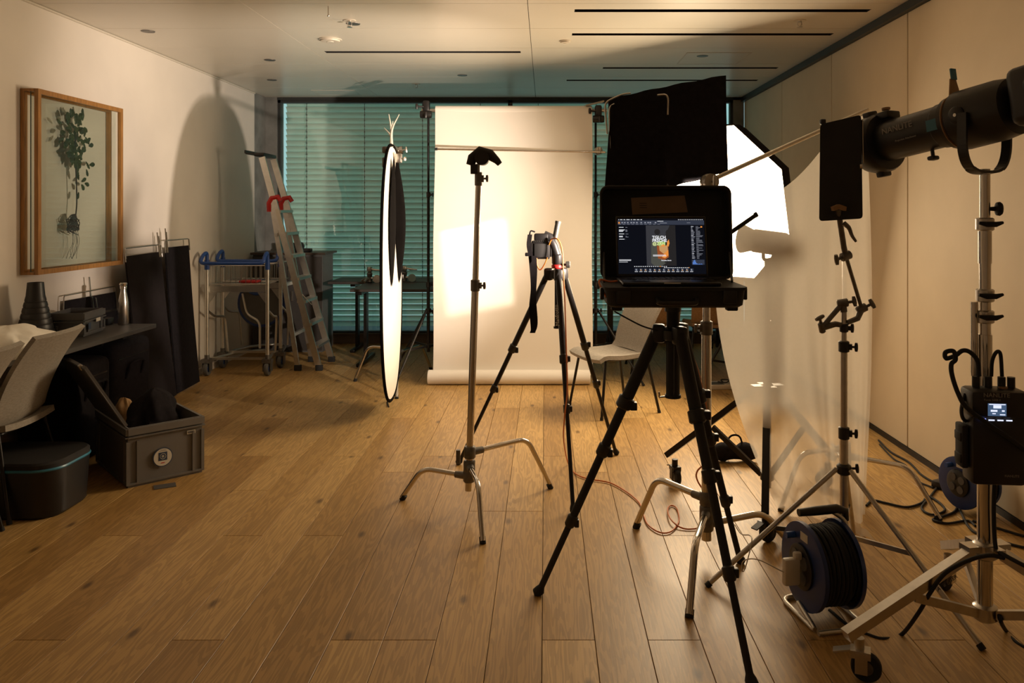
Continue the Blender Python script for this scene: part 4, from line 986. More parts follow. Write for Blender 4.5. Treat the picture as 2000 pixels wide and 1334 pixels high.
poly('photo_vegetable', 's_gr', [(.46, .51), (.455, .56), (.49, .60), (.52, .58), (.545, .585), (.545, .52), (.50, .50)], .0009); poly('photo_vegetable', 's_or', oval(.515, .51, .022, .022), .001); poly('photo_vegetable', 's_or', [(.56, .50), (.565, .58), (.585, .62), (.592, .55), (.58, .49)], .001)
sx_, sy_ = V((1, 0, 0)), RSn @ V((0, 0, 1))
def stext(s, u, v, size, mt, bold=0, w=1): text(s, size, sq(u, v, .0013), sx_, sy_, mt, scr, 'poster_lettering', 0, w, 0, 'LEFT', bold)
stext('TGLCH', .395, .632, .0165, 's_white', .0005); stext('FRSCHE', .395, .575, .0165, 's_white', .0005); stext('@ZRH', .395, .518, .0165, 's_lime', .0004)
ui('poster_line', 's_white', [(.398, .335, .545, .343), (.398, .316, .55, .325)], .0012)
stext('Flughafen Zürich', .492, .232, .0058, 's_white', .0002)
for k in range(13):
    x = .185+k*.0525
    ui('thumbnail', 's_bar', [(x, .055, x+.04, .098)], .0003); ui('thumbnail_subject', 's_tan' if k % 3 else 's_mid', [(x+.012, .058, x+.026, .076)], .0005); ui('thumbnail_caption', 's_white', [(x, .038, x+.036, .046), (x+.014, .078, x+.02, .088)], .0005)

# ============================================================ right half: flags, scrim, lights
CB = V((.70, 3.46, 0))
t, at_ = cstand('c_stand', 'chrome C-stand standing behind the laptop tripod', CB, (.70, 3.46, 1.62), [F(1242, 1031), F(1346, 1207), V((1.10, 3.60, 0))], (.26, .20, .15), [(.08, 1.02, .0215), (1.02, 1.62, .0165)], kd=(-1, -.3, 0), lr=.0145)
griphead(t, (.715, 3.47, 1.635), (.2, -1, 0), 'steel')
part(MB().cyl((.62, 3.44, 1.29), P(1478, 419, 3.43), .0095, 10), 'grip_arm', 'blackmet', t)
part(MB().cyl(P(1474, 421, 3.43), P(1479, 418, 3.43), .0115, 10), 'arm_end', 'rubber', t)
# large black flags
def flagq(name, label, pts, y, wires, mt='fabric', th=.02):
    q = [P(px, py, yy) for (px, py), yy in zip(pts, y)]
    t = thing(name, label, 'flag', (q[2]+q[3])/2)
    def fn(u, v): return q[0].lerp(q[1], u).lerp(q[3].lerp(q[2], u), v)+V((0, .006*math.sin(u*7+v*4), .003*math.sin(u*23)*(1 if v in (0, 1) else 0)))
    part(MB().grid(fn, 16, 16, th), 'fabric', mt, t); 
    for w_ in wires: part(MB().tube(fil([P(*k) for k in w_], .03), .0045, 8), 'wire_frame', 'steel', t)
    return t
fl2 = flagq('black_flag', 'large black flag tilted above the laptop, in front of the softbox', ((1188, 193), (1417, 147), (1421, 336), (1190, 398)), (4.18, 4.12, 4.12, 4.18), [[(1186, 262, 4.14), (1181, 200, 4.14), (1215, 184, 4.14), (1232, 182, 4.13)]])
part(MB().cyl((.70, 3.47, 1.48), P(1285, 348, 4.10), .008, 8), 'mounting_arm', 'steel', fl2)
fl1 = flagq('black_flag', 'narrower black flag with a bent steel wire corner above the laptop', ((1192, 206), (1299, 192), (1301, 368), (1178, 430)), (3.80, 3.80, 3.80, 3.80), [[(1192, 290, 3.79), (1190, 209, 3.79), (1200, 203, 3.79)], [(1284, 186, 3.785), (1305, 184, 3.785), (1304, 224, 3.785)]])
part(MB().cyl((.70, 3.45, 1.46), P(1250, 385, 3.78), .007, 8), 'mounting_arm', 'steel', fl1)

# octagonal softbox on its stand
OC = V((1.33, 6.2, 1.565)); ON = V((-.70, -.66, -.22)).normalized()
oa = V((0, 0, 1)).cross(-ON).normalized()*-1; oa = V((-ON.y, ON.x, 0)).normalized(); oa = -oa if oa.x < 0 else oa
ou = oa.cross(-ON).normalized(); ou = ou if ou.z > 0 else -ou
t, q_ = lightstand('light_stand', 'black light stand carrying the octagonal softbox', (1.60, 6.74, 0), 1.60, [V((1.18, 6.42, 0)), V((1.78, 6.22, 0)), V((2.0, 7.0, 0))], .55, .22, .016, 'blackmet', .011)
ob = thing('octagonal_softbox', 'glowing octagonal softbox with black shell behind the flags', 'softbox', OC-V((0, 0, .5)))
def oring(ap, back, tw=0):
    r = ap/math.cos(PI/8); return [OC-ON*back+oa*r*math.cos(PI/8+PI/4*k)+ou*r*math.sin(PI/8+PI/4*k) for k in range(8)]
def orings(b, rs):
    n = 8; vs = [p for r in rs for p in r]; b.add(vs, [(i*n+k, i*n+(k+1) % n, (i+1)*n+(k+1) % n, (i+1)*n+k) for i in range(len(rs)-1) for k in range(n)]); return b
part(orings(MB(), [oring(.60, 0), oring(.59, .08), oring(.54, .20), oring(.43, .33), oring(.29, .44), oring(.10, .50), oring(.001, .505)]), 'shell', 'fabric', ob, ang=25)
part(MB().add(oring(.592, .02), [list(range(8))]), 'front_diffuser', 'octa_in', ob)
part(MB().tube(oring(.602, .0), .007, 6, True), 'rim', 'fabric', ob)
bk = OC-ON*.50
part(MB().lathe([(.075, 0), (.08, .02), (.08, .20), (.06, .23)], bk, -ON), 'lamp_head', 'black', ob)
part(MB().box(bk-ON*.10+V((0, 0, -.12)), (.03, .16, .10), rot(.5)), 'lamp_bracket', 'black', ob)

# key lamp on a black caster stand behind the scrim
KB = V((1.13, 4.06, 0))
t, q_ = rollerstand('caster_stand', 'black caster stand behind the white scrim', KB, [F(1318, 945), V((1.00, 3.62, 0)), V((1.54, 4.34, 0))], .60, .16, [(.10, .95, .020), (.80, 1.16, .017), (1.16, 1.26, .013)], 'blackmet', 'blackmet', w=.034)
KP = V((1.01, 4.12, 1.365)); KD = V((-3.18, 7.75, 1.95))-KP; KD.normalize()
kl = thing('key_lamp', 'open-face lamp head glowing behind the scrim and laptop lid', 'lamp', V((1.13, 4.06, 1.25)))
part(MB().lathe([(.055, 0), (.06, .01), (.06, .17), (.05, .19)], KP-KD*.25, KD), 'housing', 'black', kl)
part(MB().lathe([(.052, 0), (.072, .05), (.074, .05), (.056, -.004)], KP-KD*.06, KD), 'reflector_rim', 'black', kl)
part(MB().lathe([(.030, 0), (.030, .004)], KP-KD*.052, KD), 'lamp_face', 'lamp_on', kl)
part(MB().tube(fil([KP-KD*.16+V((.05, .06, 0)), V((1.17, 4.10, 1.26)), V((1.10, 4.02, 1.26)), KP-KD*.16+V((-.05, -.07, 0))], .03), .009, 8), 'yoke', 'black', kl)
lamp('key_light', 'SPOT', KP-KD*.02, KD, kl, energy=KEY_W, color=KEY_COL, spot_size=math.radians(66), spot_blend=.75, shadow_soft_size=.045)

# scrim on a tube
st_, sd_ = cstand('c_stand', 'chrome C-stand behind the scrim with one leg near the right wall', (1.58, 4.20, 0), (1.58, 4.20, 1.5), [F(1836, 1018), F(1524, 998), V((1.66, 4.70, 0))], (.22, .26, .17), [(.10, 1.0, .017), (1.0, 1.5, .0145)])
t = thing('scrim', 'sheer white scrim cloth draped from a slanted steel tube', 'scrim', (1.2, 3.85, 0))
pa, pe = V((.715, 3.50, 1.637)), P(1694, 214, 3.80); part(MB().cyl(pa, pe, .0105, 12), 'tube', 'chrome', t)
def scr_f(u, v):
    topl, topr = P(1408, 395, 3.58), P(1692, 222, 3.80)
    tp = topl.lerp(topr, u); tp.z = (topl.z*(1-u)+topr.z*u)-.11*math.sin(PI*min(1, u*1.3))*(1 if u < .77 else 0)
    L0, L1, L2 = topl, P(1352, 640, 3.72), F(1518, 1000)+V((0, 0, .01)); Lp = L0*(1-v)**2+L1*2*v*(1-v)+L2*v*v
    R0, R1, R2 = topr, P(1722, 600, 3.86), F(1706, 1024)+V((0, 0, .01)); Rp = R0*(1-v)**2+R1*2*v*(1-v)+R2*v*v
    p = Lp.lerp(Rp, u)
    if v < .5: p.z += (tp.z-topl.lerp(topr, u).z)*(1-v/.5)
    w_ = v*(.35+.65*u)
    p.y += .06*math.sin(u*19+v*1.6)*w_+.028*math.sin(u*43+3*v)*w_*u+.012*math.sin(u*9-v*7); p.x += .018*math.sin(u*23+v*2)*w_
    return p
part(MB().grid(scr_f, 70, 46), 'cloth', 'scrim', t, ang=80)
def tail(u, v):
    a = F(1600+80*u, 1020+14*u); e = F(1640+70*u, 1040+22*u); p = a.lerp(e, v); p.z = .012+.02*abs(math.sin(u*9+v*4))*(1-v*.6); return p
part(MB().grid(tail, 24, 10), 'cloth_tail', 'scrim', t, ang=80)

# small black card on the articulated arm
SB = V((1.207, 3.22, 0))
t, q_ = lightstand('light_stand', 'steel light stand with the jointed arm and black card', SB, .985, [F(1380, 1146), F(1921, 1271), V((1.42, 3.66, 0))], .467, .20, .0165, 'steel', .0105)
collar(t, SB+V((0, 0, .96)), .0165, .045, (1, -.4, 0), 'black'); collar(t, SB+V((0, 0, 1.035)), .012, .035, (1, -.2, 0), 'black', .02)
part(MB().cyl(SB+V((0, 0, .97)), SB+V((0, 0, 1.12)), .011, 10), 'spigot', 'steel', t)
ja = thing('articulated_arm', 'jointed metal arm clamped on the steel light stand', 'arm', SB+V((0, 0, 1.10)))
def joint(p, kd, r=.017):
    part(MB().lathe([(r*.7, -.022), (r, -.018), (r, .018), (r*.7, .022)], p, kd), 'joint', 'cast', ja); b = MB(); tknob(b, V(p)+V(kd).normalized()*.02, kd, .025, .04, .006, (.4, 0, 1)); part(b, 'wing_knob', 'cast', ja)
J = {k: P(*v, 3.22) for k, v in dict(a=(1646, 592), b=(1605, 640), c=(1632, 633), d=(1683, 603), e=(1672, 578), f=(1652, 500), g=(1648, 482), h=(1637, 408)).items()}; J['f'], J['g'], J['h'] = P(1652, 500, 3.09), P(1648, 482, 3.08), P(1637, 408, 3.03)
part(MB().cyl(SB+V((0, 0, 1.10)), J['a'], .0135, 10), 'socket', 'cast', ja); joint(J['a'], (.9, -.4, .2)); part(MB().tube([J['a'], J['b']], [.011, .010], 10), 'arm_tube', 'cast', ja); joint(J['b'], (-.3, -.3, 1), .013)
part(MB().tube([J['b'], J['c'], SB+V((.0, 0, 1.045))], [.014, .012, .010], 8), 'clamp_jaw', 'cast', ja)
part(MB().tube([P(1655, 630, 3.21), P(1675, 622, 3.21), J['d']], [.010, .012, .014], 8), 'arm_tube', 'cast', ja); joint(J['d'], (.9, -.2, .5)); part(MB().cyl(J['d'], J['f'], .0075, 10), 'arm_tube', 'cast', ja)
joint(J['f'], (-.9, -.3, -.3)); part(MB().cyl(J['f'], J['g'], .011, 10), 'neck', 'cast', ja); part(MB().cyl(J['g'], J['h'], .011, 10), 'clamp_tube', 'cast', ja)
part(MB().plate([P(1625, 404, 3.012), P(1637, 399, 3.012), P(1651, 404, 3.012), P(1650, 412, 3.012), P(1637, 408, 3.012), P(1627, 412, 3.012)], .03), 'clamp_jaw', 'brass', ja)
part(MB().tube(smooth([P(1648, 436, 3.01), P(1658, 445, 3.01), P(1664, 460, 3.01), P(1672, 472, 3.01)], 4), [.010-.0004*k for k in range(13)], 8), 'clamp_lever', 'cast', ja)
t = thing('black_card', 'small black rectangular card held up on the jointed arm', 'card', P(1642, 430, 3.03))
cq = [P(1602, 243, 3.06), P(1682, 224, 3.00), P(1685, 427, 3.00), P(1600, 432, 3.06)]
def rcorn(q, r):
    out = []
    for i in range(4):
        a, b_, c_ = q[i-1], q[i], q[(i+1) % 4]; p0, p1 = b_+(a-b_).normalized()*r, b_+(c_-b_).normalized()*r
        for k in range(5): s_ = k/4; out.append(p0*(1-s_)**2+b_*2*s_*(1-s_)+p1*s_*s_)
    return out
part(MB().plate(rcorn(cq, .014), .006), 'panel', 'blackm', t)
part(MB().bar(cq[1]+V((.003, 0, -.02)), cq[1].lerp(cq[2], .47)+V((.003, 0, 0)), .003, .012, (0, 1, 0)), 'edge_glint', 'chrome', t)  # chrome strip stands in for lamplight catching the card's right edge
part(MB().rbox(P(1607, 238, 3.055), (.02, .02, .02), .004), 'fitting', 'black', t); part(MB().lathe([(.010, -.004), (.010, .004)], P(1682, 325, 2.99), (1, -.4, 0)), 'fitting', 'chrome', t)

# projection spot on chrome caster stand
NB = V((1.49, 2.70, 0)); 
feet = [NB+V((math.cos(a)*.50, math.sin(a)*.50, 0)) for a in (math.radians(196), math.radians(316), math.radians(76))]
ns, q_ = rollerstand('caster_stand', 'chrome caster stand under the projection spotlight', NB, feet, .36, .15, [(.12, .80, .0245), (.62, 1.09, .0225), (1.03, 1.38, .0185), (1.33, 1.44, .021), (1.42, 1.63, .0165)], w=.036)
part(MB().cyl(NB+V((-.036, .0, .95)), NB+V((-.036, 0, 1.20)), .012, 10), 'side_tube', 'chrome', ns)
for z in (1.463, 1.222, 1.15):
    b = MB().lathe([(.024, -.022), (.029, -.018), (.029, .018), (.024, .022)], NB+V((0, 0, z)), (0, 0, 1), 16); cl_ = part(b, 'clamp_ring', 'steel', ns)
    part(MB().tube([NB+V((-.038, -.033, z+.005)), NB+V((-.014, -.037, z+.0)), NB+V((.018, -.037, z)), NB+V((.042, -.033, z+.006))], [.005, .009, .009, .005], 8), 'wing_handle', 'rubber', cl_)
part(MB().lathe([(.006, 0), (.008, .02), (.022, .024), (.024, .035), (.020, .04)], NB+V((.010, -.005, 1.515)), (1, -.2, 0), 12), 'star_knob', 'rubber', ns)
a = q_(.36); f = feet[0]; dl = (V((f.x, f.y, .125))-a).normalized()
sn_ = dl.cross(V((0, 0, 1))).normalized(); sn_ = sn_ if sn_.y < 0 else -sn_; un_ = sn_.cross(-dl)*1; un_ = un_ if un_.z > 0 else -un_; text('AVENGER', .020, a+dl*.235+sn_*.0184-un_*.007, -dl, un_, 'black', ns, 'lettering', .0, 1)
PV = NB+V((0, 0, 1.835)); ND = V((-1.795, 3.84, -.62)).normalized(); NPp = V((ND.y, -ND.x, 0)).normalized(); NU = NPp.cross(ND).normalized()
sp = thing('projection_spot', 'black projection spotlight with long barrel on the chrome stand', 'spotlight', NB+V((0, 0, 1.63)))
part(MB().lathe([(.062, -.13), (.094, -.11), (.102, -.06), (.104, .08), (.092, .09), (.092, .12)], PV, ND, 32), 'rear_drum', 'black', sp)
br = part(MB().lathe([(.080, .11), (.080, .16), (.076, .165), (.076, .42), (.07, .425)], PV, ND, 32), 'barrel', 'black', sp)
part(MB().lathe([(.072, .41), (.108, .415), (.115, .43), (.115, .47), (.105, .50), (.085, .505)], PV, ND, 32), 'front_ring', 'black', sp)
b = MB()
for a in (.2, 1.75, 3.3, 4.85):
    c = PV+ND*.46+(NPp*math.cos(a)+NU*math.sin(a))*.115; b = MB().rbox(c, (.05, .035, .03), .006, Matrix((NPp*-math.sin(a)+NU*math.cos(a), ND, NPp*math.cos(a)+NU*math.sin(a))).transposed()); part(b, 'gobo_tab', 'black', sp)
part(MB().rbox(PV+ND*.40+NU*.098, (.07, .07, .028), .006, Matrix((NPp, ND, NU)).transposed()), 'slot_housing', 'black', sp)
part(MB().lathe([(.010, 0), (.010, .01), (.016, .012), (.016, .02)], PV+ND*.40+NU*.11, NU, 12), 'focus_knob', 'brass', sp)
part(MB().cyl(PV+ND*.22-NU*.07, PV+ND*.22-NU*.10, .007, 8).rbox(PV+ND*.22-NU*.105, (.034, .03, .016), .006, Matrix((NPp, ND, NU)).transposed()), 'lens_knob', 'black', sp)
part(MB().add([PV+ND*.10+NU*.09+NPp*x_+o for o in (V((0, 0, 0)), ND*.004) for x_, in ((-.03,), (.03,))]+[PV+ND*.10+NU*.155+NPp*x_+o for o in (V((0, 0, 0)), ND*.004) for x_, in ((-.014,), (.014,))], [(0, 1, 5, 4), (2, 6, 7, 3), (0, 4, 6, 2), (1, 3, 7, 5), (4, 5, 7, 6), (0, 2, 3, 1)]), 'shutter_blade', 'brass', sp)
part(MB().box(PV+ND*.10+NU*.172+NPp*.004, (.026, .006, .04), Matrix((NPp, ND, NU)).transposed()), 'shutter_tape', 'tape', sp)
sd = -NPp
part(MB().lathe([(.0925, .095), (.0965, .097), (.0965, .100)], PV, ND, 32), 'seam_ring', 'brass', sp)
part(MB().box(PV+ND*.145+sd*.081-NU*.005, (.004, .045, .04), Matrix((NPp, ND, NU)).transposed()), 'tape_square', 'tape', sp)
bR = Matrix((NPp, ND, NU)).transposed(); bc = PV-ND*.30+NU*.01
part(MB().rbox(bc, (.19, .32, .19), .03, bR, 3), 'lamp_body', 'black', sp)
b = MB()
for k in range(9): b.box(bc+sd*.0955-NU*.07+ND*(-.13+k*.018), (.004, .008, .03), bR)
part(b, 'cooling_fin', 'blackmet', sp)
for c in (PV+ND*.03, bc+ND*.06+NU*.02):
    part(MB().lathe([(.03, 0), (.03, .012), (.024, .016)], c+sd*.094, sd, 20), 'pivot_knob', 'black', sp); part(MB().lathe([(.006, .0165), (.006, .018)], c+sd*.094, sd, 12), 'pivot_bolt', 'alu', sp)
b = MB(); pts = [PV+sd*.112+V((0, 0, 0)), PV+sd*.112+V((0, 0, -.14)), PV+sd*.07+V((0, 0, -.197)), PV-sd*.07+V((0, 0, -.197)), PV-sd*.112+V((0, 0, -.14)), PV-sd*.112]
pf = fil(pts, .05, 6)
for i in range(len(pf)-1): b.bar(pf[i]-(pf[i+1]-pf[i]).normalized()*.002, pf[i+1]+(pf[i+1]-pf[i]).normalized()*.002, .008, .032, ND) if False else b.bar(pf[i], pf[i+1], .034, .009, V((sd.x, sd.y, .001)).cross(ND) if abs((pf[i+1]-pf[i]).normalized().z) < .5 else sd)
part(b, 'yoke', 'black', sp)
part(MB().lathe([(.016, -.012), (.016, .012)], PV+V((0, 0, -.197))), 'yoke_bolt', 'steel', sp)
text('NANLITE', .032, PV+ND*.365+sd*.0775+NU*.012, -ND, NU, 'print_', sp, 'lettering', .0, 1.05)
text('Projection Attachment', .010, PV+ND*.31+sd*.0775-NU*.028, -ND, NU, 'print_', sp, 'lettering')
lamp('spot_light', 'SPOT', PV+ND*.51, V((-.59, 6.98, 1.03))-(PV+ND*.51), sp, energy=SPOT_W, color=SPOT_COL, spot_size=math.radians(17), spot_blend=.1, shadow_soft_size=.006)

_sl = bpy.data.lights['spot_light']; _sl.use_nodes = True; _nt = _sl.node_tree; _em = _nt.nodes['Emission']     # shutter blades: a soft-edged four-sided beam
_tc = _nt.nodes.new('ShaderNodeTexCoord'); _mp = _nt.nodes.new('ShaderNodeMapping'); _mp.vector_type = 'VECTOR'; _mp.inputs['Rotation'].default_value = (0, 0, math.radians(-4))
_nt.links.new(_tc.outputs['Normal'], _mp.inputs[0]); _sx = _nt.nodes.new('ShaderNodeSeparateXYZ'); _nt.links.new(_mp.outputs[0], _sx.inputs[0])
def _edge(axis, half, soft):
    d = _nt.nodes.new('ShaderNodeMath'); d.operation = 'DIVIDE'; _nt.links.new(_sx.outputs[axis], d.inputs[0]); _nt.links.new(_sx.outputs[2], d.inputs[1])
    a = _nt.nodes.new('ShaderNodeMath'); a.operation = 'ABSOLUTE'; _nt.links.new(d.outputs[0], a.inputs[0])
    r = _nt.nodes.new('ShaderNodeMapRange'); r.interpolation_type = 'SMOOTHSTEP'; r.inputs[1].default_value = half-soft; r.inputs[2].default_value = half+soft; r.inputs[3].default_value = 1; r.inputs[4].default_value = 0
    _nt.links.new(a.outputs[0], r.inputs[0]); return r.outputs[0]
_mu = _nt.nodes.new('ShaderNodeMath'); _mu.operation = 'MULTIPLY'; _nt.links.new(_edge(0, .060, .010), _mu.inputs[0]); _nt.links.new(_edge(1, .088, .012), _mu.inputs[1]); _nt.links.new(_mu.outputs[0], _em.inputs['Strength'])

# control unit hanging on the stand
cu = thing('control_unit', 'black lamp control unit with lit display hanging on the chrome stand', 'controller', (1.455, 2.60, .63))
UC = V((1.462, 2.60, .80)); UR = rot(-.10); uq = lambda x, y, z: UC+UR @ V((x, y, z))
part(MB().rbox(uq(0, 0, -.04), (.165, .09, .27), .012, UR), 'body', 'black', cu)
part(MB().rbox(uq(0, -.004, .085), (.178, .10, .09), .014, UR), 'display_housing', 'black', cu)
part(MB().rbox(uq(0, 0, -.15), (.150, .085, .03), .006, UR), 'base_plate', 'blackm', cu)
for s in (-1, 1):
    part(MB().rbox(uq(s*.094, .01, -.06), (.022, .06, .14), .006, UR).rbox(uq(s*.102, .01, -.03), (.014, .05, .03), .004, UR).rbox(uq(s*.102, .01, -.10), (.014, .05, .03), .004, UR), 'battery_plate', 'blackm', cu)
for x in (-.05, -.012, .03, .06): part(MB().cyl(uq(x, .01, .12), uq(x, .01, .165), .012, 12), 'connector', 'black', cu)
part(MB().cyl(uq(.03, .0, .125), uq(.03, 0, .135), .0135, 12), 'connector_ring', 'brass', cu)
part(MB().tube(fil([uq(.089, 0, .10), uq(.13, -.01, .05), uq(.13, -.01, .02), uq(.09, 0, .02)], .02), .008, 8), 'carry_handle', 'black', cu)
part(MB().tube(fil([uq(-.088, 0, .11), uq(-.105, -.01, .06), uq(-.10, -.01, .03), uq(-.085, 0, .02)], .02), .006, 8), 'carry_handle', 'black', cu)
ds = part(MB().box(uq(-.012, -.0545, .072), (.056, .002, .040), UR), 'display', 'ledscr', cu)
part(MB().box(uq(-.012, -.0560, .082), (.024, .001, .010), UR).box(uq(-.012, -.0560, .0895), (.05, .001, .003), UR).box(uq(-.022, -.0560, .069), (.020, .001, .006), UR).box(uq(.006, -.0560, .069), (.008, .001, .005), UR).box(uq(-.022, -.0560, .060), (.010, .001, .003), UR).box(uq(.004, -.0560, .057), (.016, .001, .003), UR), 'display_text', 'ledw', ds)
part(MB().box(uq(-.056, -.0545, .040), (.020, .002, .007), UR), 'lit_button', 'ledb', cu)
for x in (-.029, -.002, .025): part(MB().box(uq(x, -.0545, .0385), (.018, .002, .004), UR), 'lit_button', 'ledw', cu)
text('NANLITE', .019, uq(-.054, -.0545, .112), UR @ V((1, 0, 0)), (0, 0, 1), 'print_', cu, 'lettering', .0, 1.05)
text('Forza 500B II', .0095, uq(-.052, -.0545, .100), UR @ V((1, 0, 0)), (0, 0, 1), 'print_', cu, 'lettering')
text('NANLITE', .011, uq(.015, -.0455, -.145), UR @ V((1, 0, 0)), (0, 0, 1), 'print_', cu, 'lettering')
def cable(name, label, pts, r=.006, mt='rubber', n=8, cat='cable', grp=None):
    return solo(MB().tube(smooth(pts, n), r, 7), name, mt, label, cat, grp, ang=80)
cable('lamp_cable', 'thick black cable looping left of the control unit', [P(1912, 735, 2.61), P(1909, 705, 2.62), P(1895, 688, 2.62), P(1880, 685, 2.62), P(1865, 695, 2.61), P(1848, 700, 2.60), P(1847, 688, 2.59), P(1862, 686, 2.58), P(1866, 702, 2.58), P(1858, 712, 2.58), P(1860, 735, 2.57), P(1872, 770, 2.56), P(1888, 796, 2.545), P(1930, 828, 2.53), P(1970, 855, 2.53), P(2010, 885, 2.54)], .0075)
cable('lamp_cable', 'short black cable arching on top of the control unit', [P(1936, 735, 2.61), P(1938, 705, 2.61), P(1946, 688, 2.61), P(1954, 692, 2.61), P(1957, 735, 2.61)], .006)
cable('stand_cable', 'black cable tied down the chrome stand to the floor', [P(1943, 935, 2.66), P(1941, 1000, 2.66), P(1945, 1070, 2.66), P(1960, 1083, 2.62), P(2010, 1110, 2.55)], .007)
cable('stand_cable', 'black cable draped over the long chrome stand leg', [P(1960, 1090, 2.64), P(1930, 1085, 2.62), P(1890, 1095, 2.60), P(1845, 1120, 2.60), P(1815, 1160, 2.62), P(1795, 1195, 2.68)+V((0, 0, 0)), F(1760, 1240), F(1725, 1248), F(1695, 1240), F(1660, 1225), F(1620, 1192)], .007)

# ============================================================ cable reels
def reel(name, label, c, ax, R, W, frame=True, plug=True):
    c = V(c); ax = V(ax).normalized(); t = thing(name, label, 'cable reel', V((c.x, c.y, 0)), 0, 'cable reels')
    s = V((-ax.y, ax.x, 0)).normalized(); up = V((0, 0, 1))
    for k, sg in ((0, 1), (1, -1)):
        o = c+ax*sg*W/2
        part(MB().lathe([(R*.25, -.004), (R*.9, -.004), (R, -.012 if sg < 0 else -.012), (R*1.0, .004), (R*.93, .006), (R*.25, .005)], o, ax*sg, 40), 'flange', 'blue2', t)
    part(MB().lathe([(R*.5, -W/2), (R*.5, W/2)], c, ax, 24), 'core', 'blue2', t)
    rr = .0072; b = MB(); n = int((W-.02)/(rr*2))
    rw = random.Random(2)
    for k in range(n):
        pos = c+ax*(-W/2+.012+k*(W-.024)/(n-1)); rad = R*.86+rw.uniform(-.004, .004); tw = rw.uniform(-.006, .006)
        b.tube([pos+ax*(tw*math.sin(2*PI*j/28))+(s*math.cos(2*PI*j/28)+up*math.sin(2*PI*j/28))*rad for j in range(28)], rr, 7, True)
    wo = part(b, 'wound_cable', 'rubber', t); wo['kind'] = 'stuff'
    part(MB().lathe([(R*.80, 0), (R*.80, W-.03)], c-ax*(W/2-.015), ax, 28), 'cable_bed', 'rubber', t)
    o = c+ax*(W/2+.006)
    pl = part(MB().lathe([(R*.52, 0), (R*.52, .008), (R*.48, .011)], o, ax, 28), 'socket_panel', 'black', t)
    for a in (0.6, 2.2, 3.8, 5.4): part(MB().lathe([(R*.15, .010), (R*.15, .016), (R*.12, .016)], o+(s*math.cos(a)+up*math.sin(a))*R*.28, ax, 14), 'socket', 'grey2', pl)
    b = MB().box(o+up*R*.72+s*R*.1, (.003, .05, .03), Matrix((ax, s, up)).transposed()); part(b, 'sticker', 'label', t)
    part(MB().cyl(o+up*R*.62-s*R*.35, o+up*R*.62-s*R*.35+ax*.035, .012, 12), 'winding_knob', 'blue', t)
    if frame:
        hw = W/2+.02; fr = []
        z0 = .010
        p = lambda a_, s_, z: V((c.x, c.y, 0))+ax*a_+s*s_+V((0, 0, z))
        part(MB().tube(fil([p(hw-.01, -.02, c.z-R*.9), p(hw+.0, .135, z0), p(hw, -.135, z0), p(-hw, -.135, z0), p(-hw, .135, z0), p(hw*.98, .135, z0)], .05), .009, 10), 'frame_tube', 'alu', t)
        part(MB().tube(fil([p(-hw, .0, z0+.0), p(-hw, .01, c.z+R*1.0), p(-hw*.3, .0, c.z+R*1.28)], .05), .009, 10).tube(fil([p(-hw, -.135, z0), p(-hw, -.02, c.z)], .02), .009, 10), 'upright', 'alu', t)
        part(MB().tube([p(hw+.0, 0, c.z+R*1.27), p(hw*.3, 0, c.z+R*1.28), p(-hw*.6, 0, c.z+R*1.29), p(-hw*.95, 0, c.z+R*1.22), p(-hw, .0, c.z+R*1.0)], [.014, .017, .017, .015, .011], 12), 'handle', 'black', t)
    return t, s, up
RCn = V((1.035, 2.975, .188)); RAx = V((-.98, -.20, 0)).normalized()
t, s_, u_ = reel('cable_reel', 'blue cable reel with black cable on a steel tube foot', RCn, RAx, .158, .155)
ad = RCn+RAx*.13+V((-.004, -.02, -.0))+V((0, 0, -.005)); R3 = Matrix((RAx, s_, u_)).transposed()
t = thing('power_adapter', 'white square power adapter plugged into the cable reel', 'adapter', ad-V((0, 0, .05)))
part(MB().rbox(ad, (.062, .030, .098), .008, R3), 'body', 'wplastic', t); part(MB().rbox(ad-RAx*.025+V((0, 0, .055)), (.03, .025, .03), .008, R3), 'plug', 'wplastic', t)
cable('charger_cord', 'thin pale cord from the white adapter to the laptop tripod leg', [ad+RAx*.03, P(1480, 1093, 2.9), P(1452, 1096, 2.95), P(1450, 1115, 2.95), P(1456, 1108, 2.97), P(1468, 1060, 3.0), P(1465, 1046, 3.05), P(1448, 1043, 3.1), P(1435, 1025, 3.15)], .0022, 'wplastic')
reel('cable_reel', 'blue and black cable reel against the right wall', (2.13, 4.0, .15), (-.95, -.32, 0), .128, .13, False)
# ============================================================ cables on the floor, right
def FL(*pp, z=.007): return [F(*k)+V((0, 0, z)) for k in pp]
cable('floor_cable', 'black cable running along the right wall from the reel', FL((1716, 862), (1740, 885), (1775, 905), (1800, 930), (1825, 945)), .006)
cable('floor_cable', 'second black cable beside the wall, nearer the scrim', FL((1718, 870), (1745, 898), (1770, 912), (1790, 940), (1822, 955)), .005)
cable('floor_cable', 'black cable looping on the floor behind the steel stand', FL((1692, 990), (1705, 980), (1730, 985), (1770, 993), (1800, 985), (1812, 972), (1835, 985), (1845, 1000), (1820, 1008), (1800, 995), (1815, 975), (1830, 955)), .006)
cable('floor_cable', 'black cable snaking from the wall reel to the chrome stand', FL((1850, 960), (1870, 975), (1866, 1000), (1840, 1012), (1822, 1018), (1850, 1025), (1890, 1020), (1905, 1030)), .006)
cable('floor_cable', 'black cable crossing the floor toward the lower right corner', FL((1862, 965), (1880, 1010), (1900, 1040), (1940, 1055), (1990, 1070), (2040, 1078)), .006)
cable('floor_cable', 'black cable leaving the frame below the chrome stand', FL((1900, 1020), (1950, 1035), (2000, 1050), (2040, 1060)), .006)
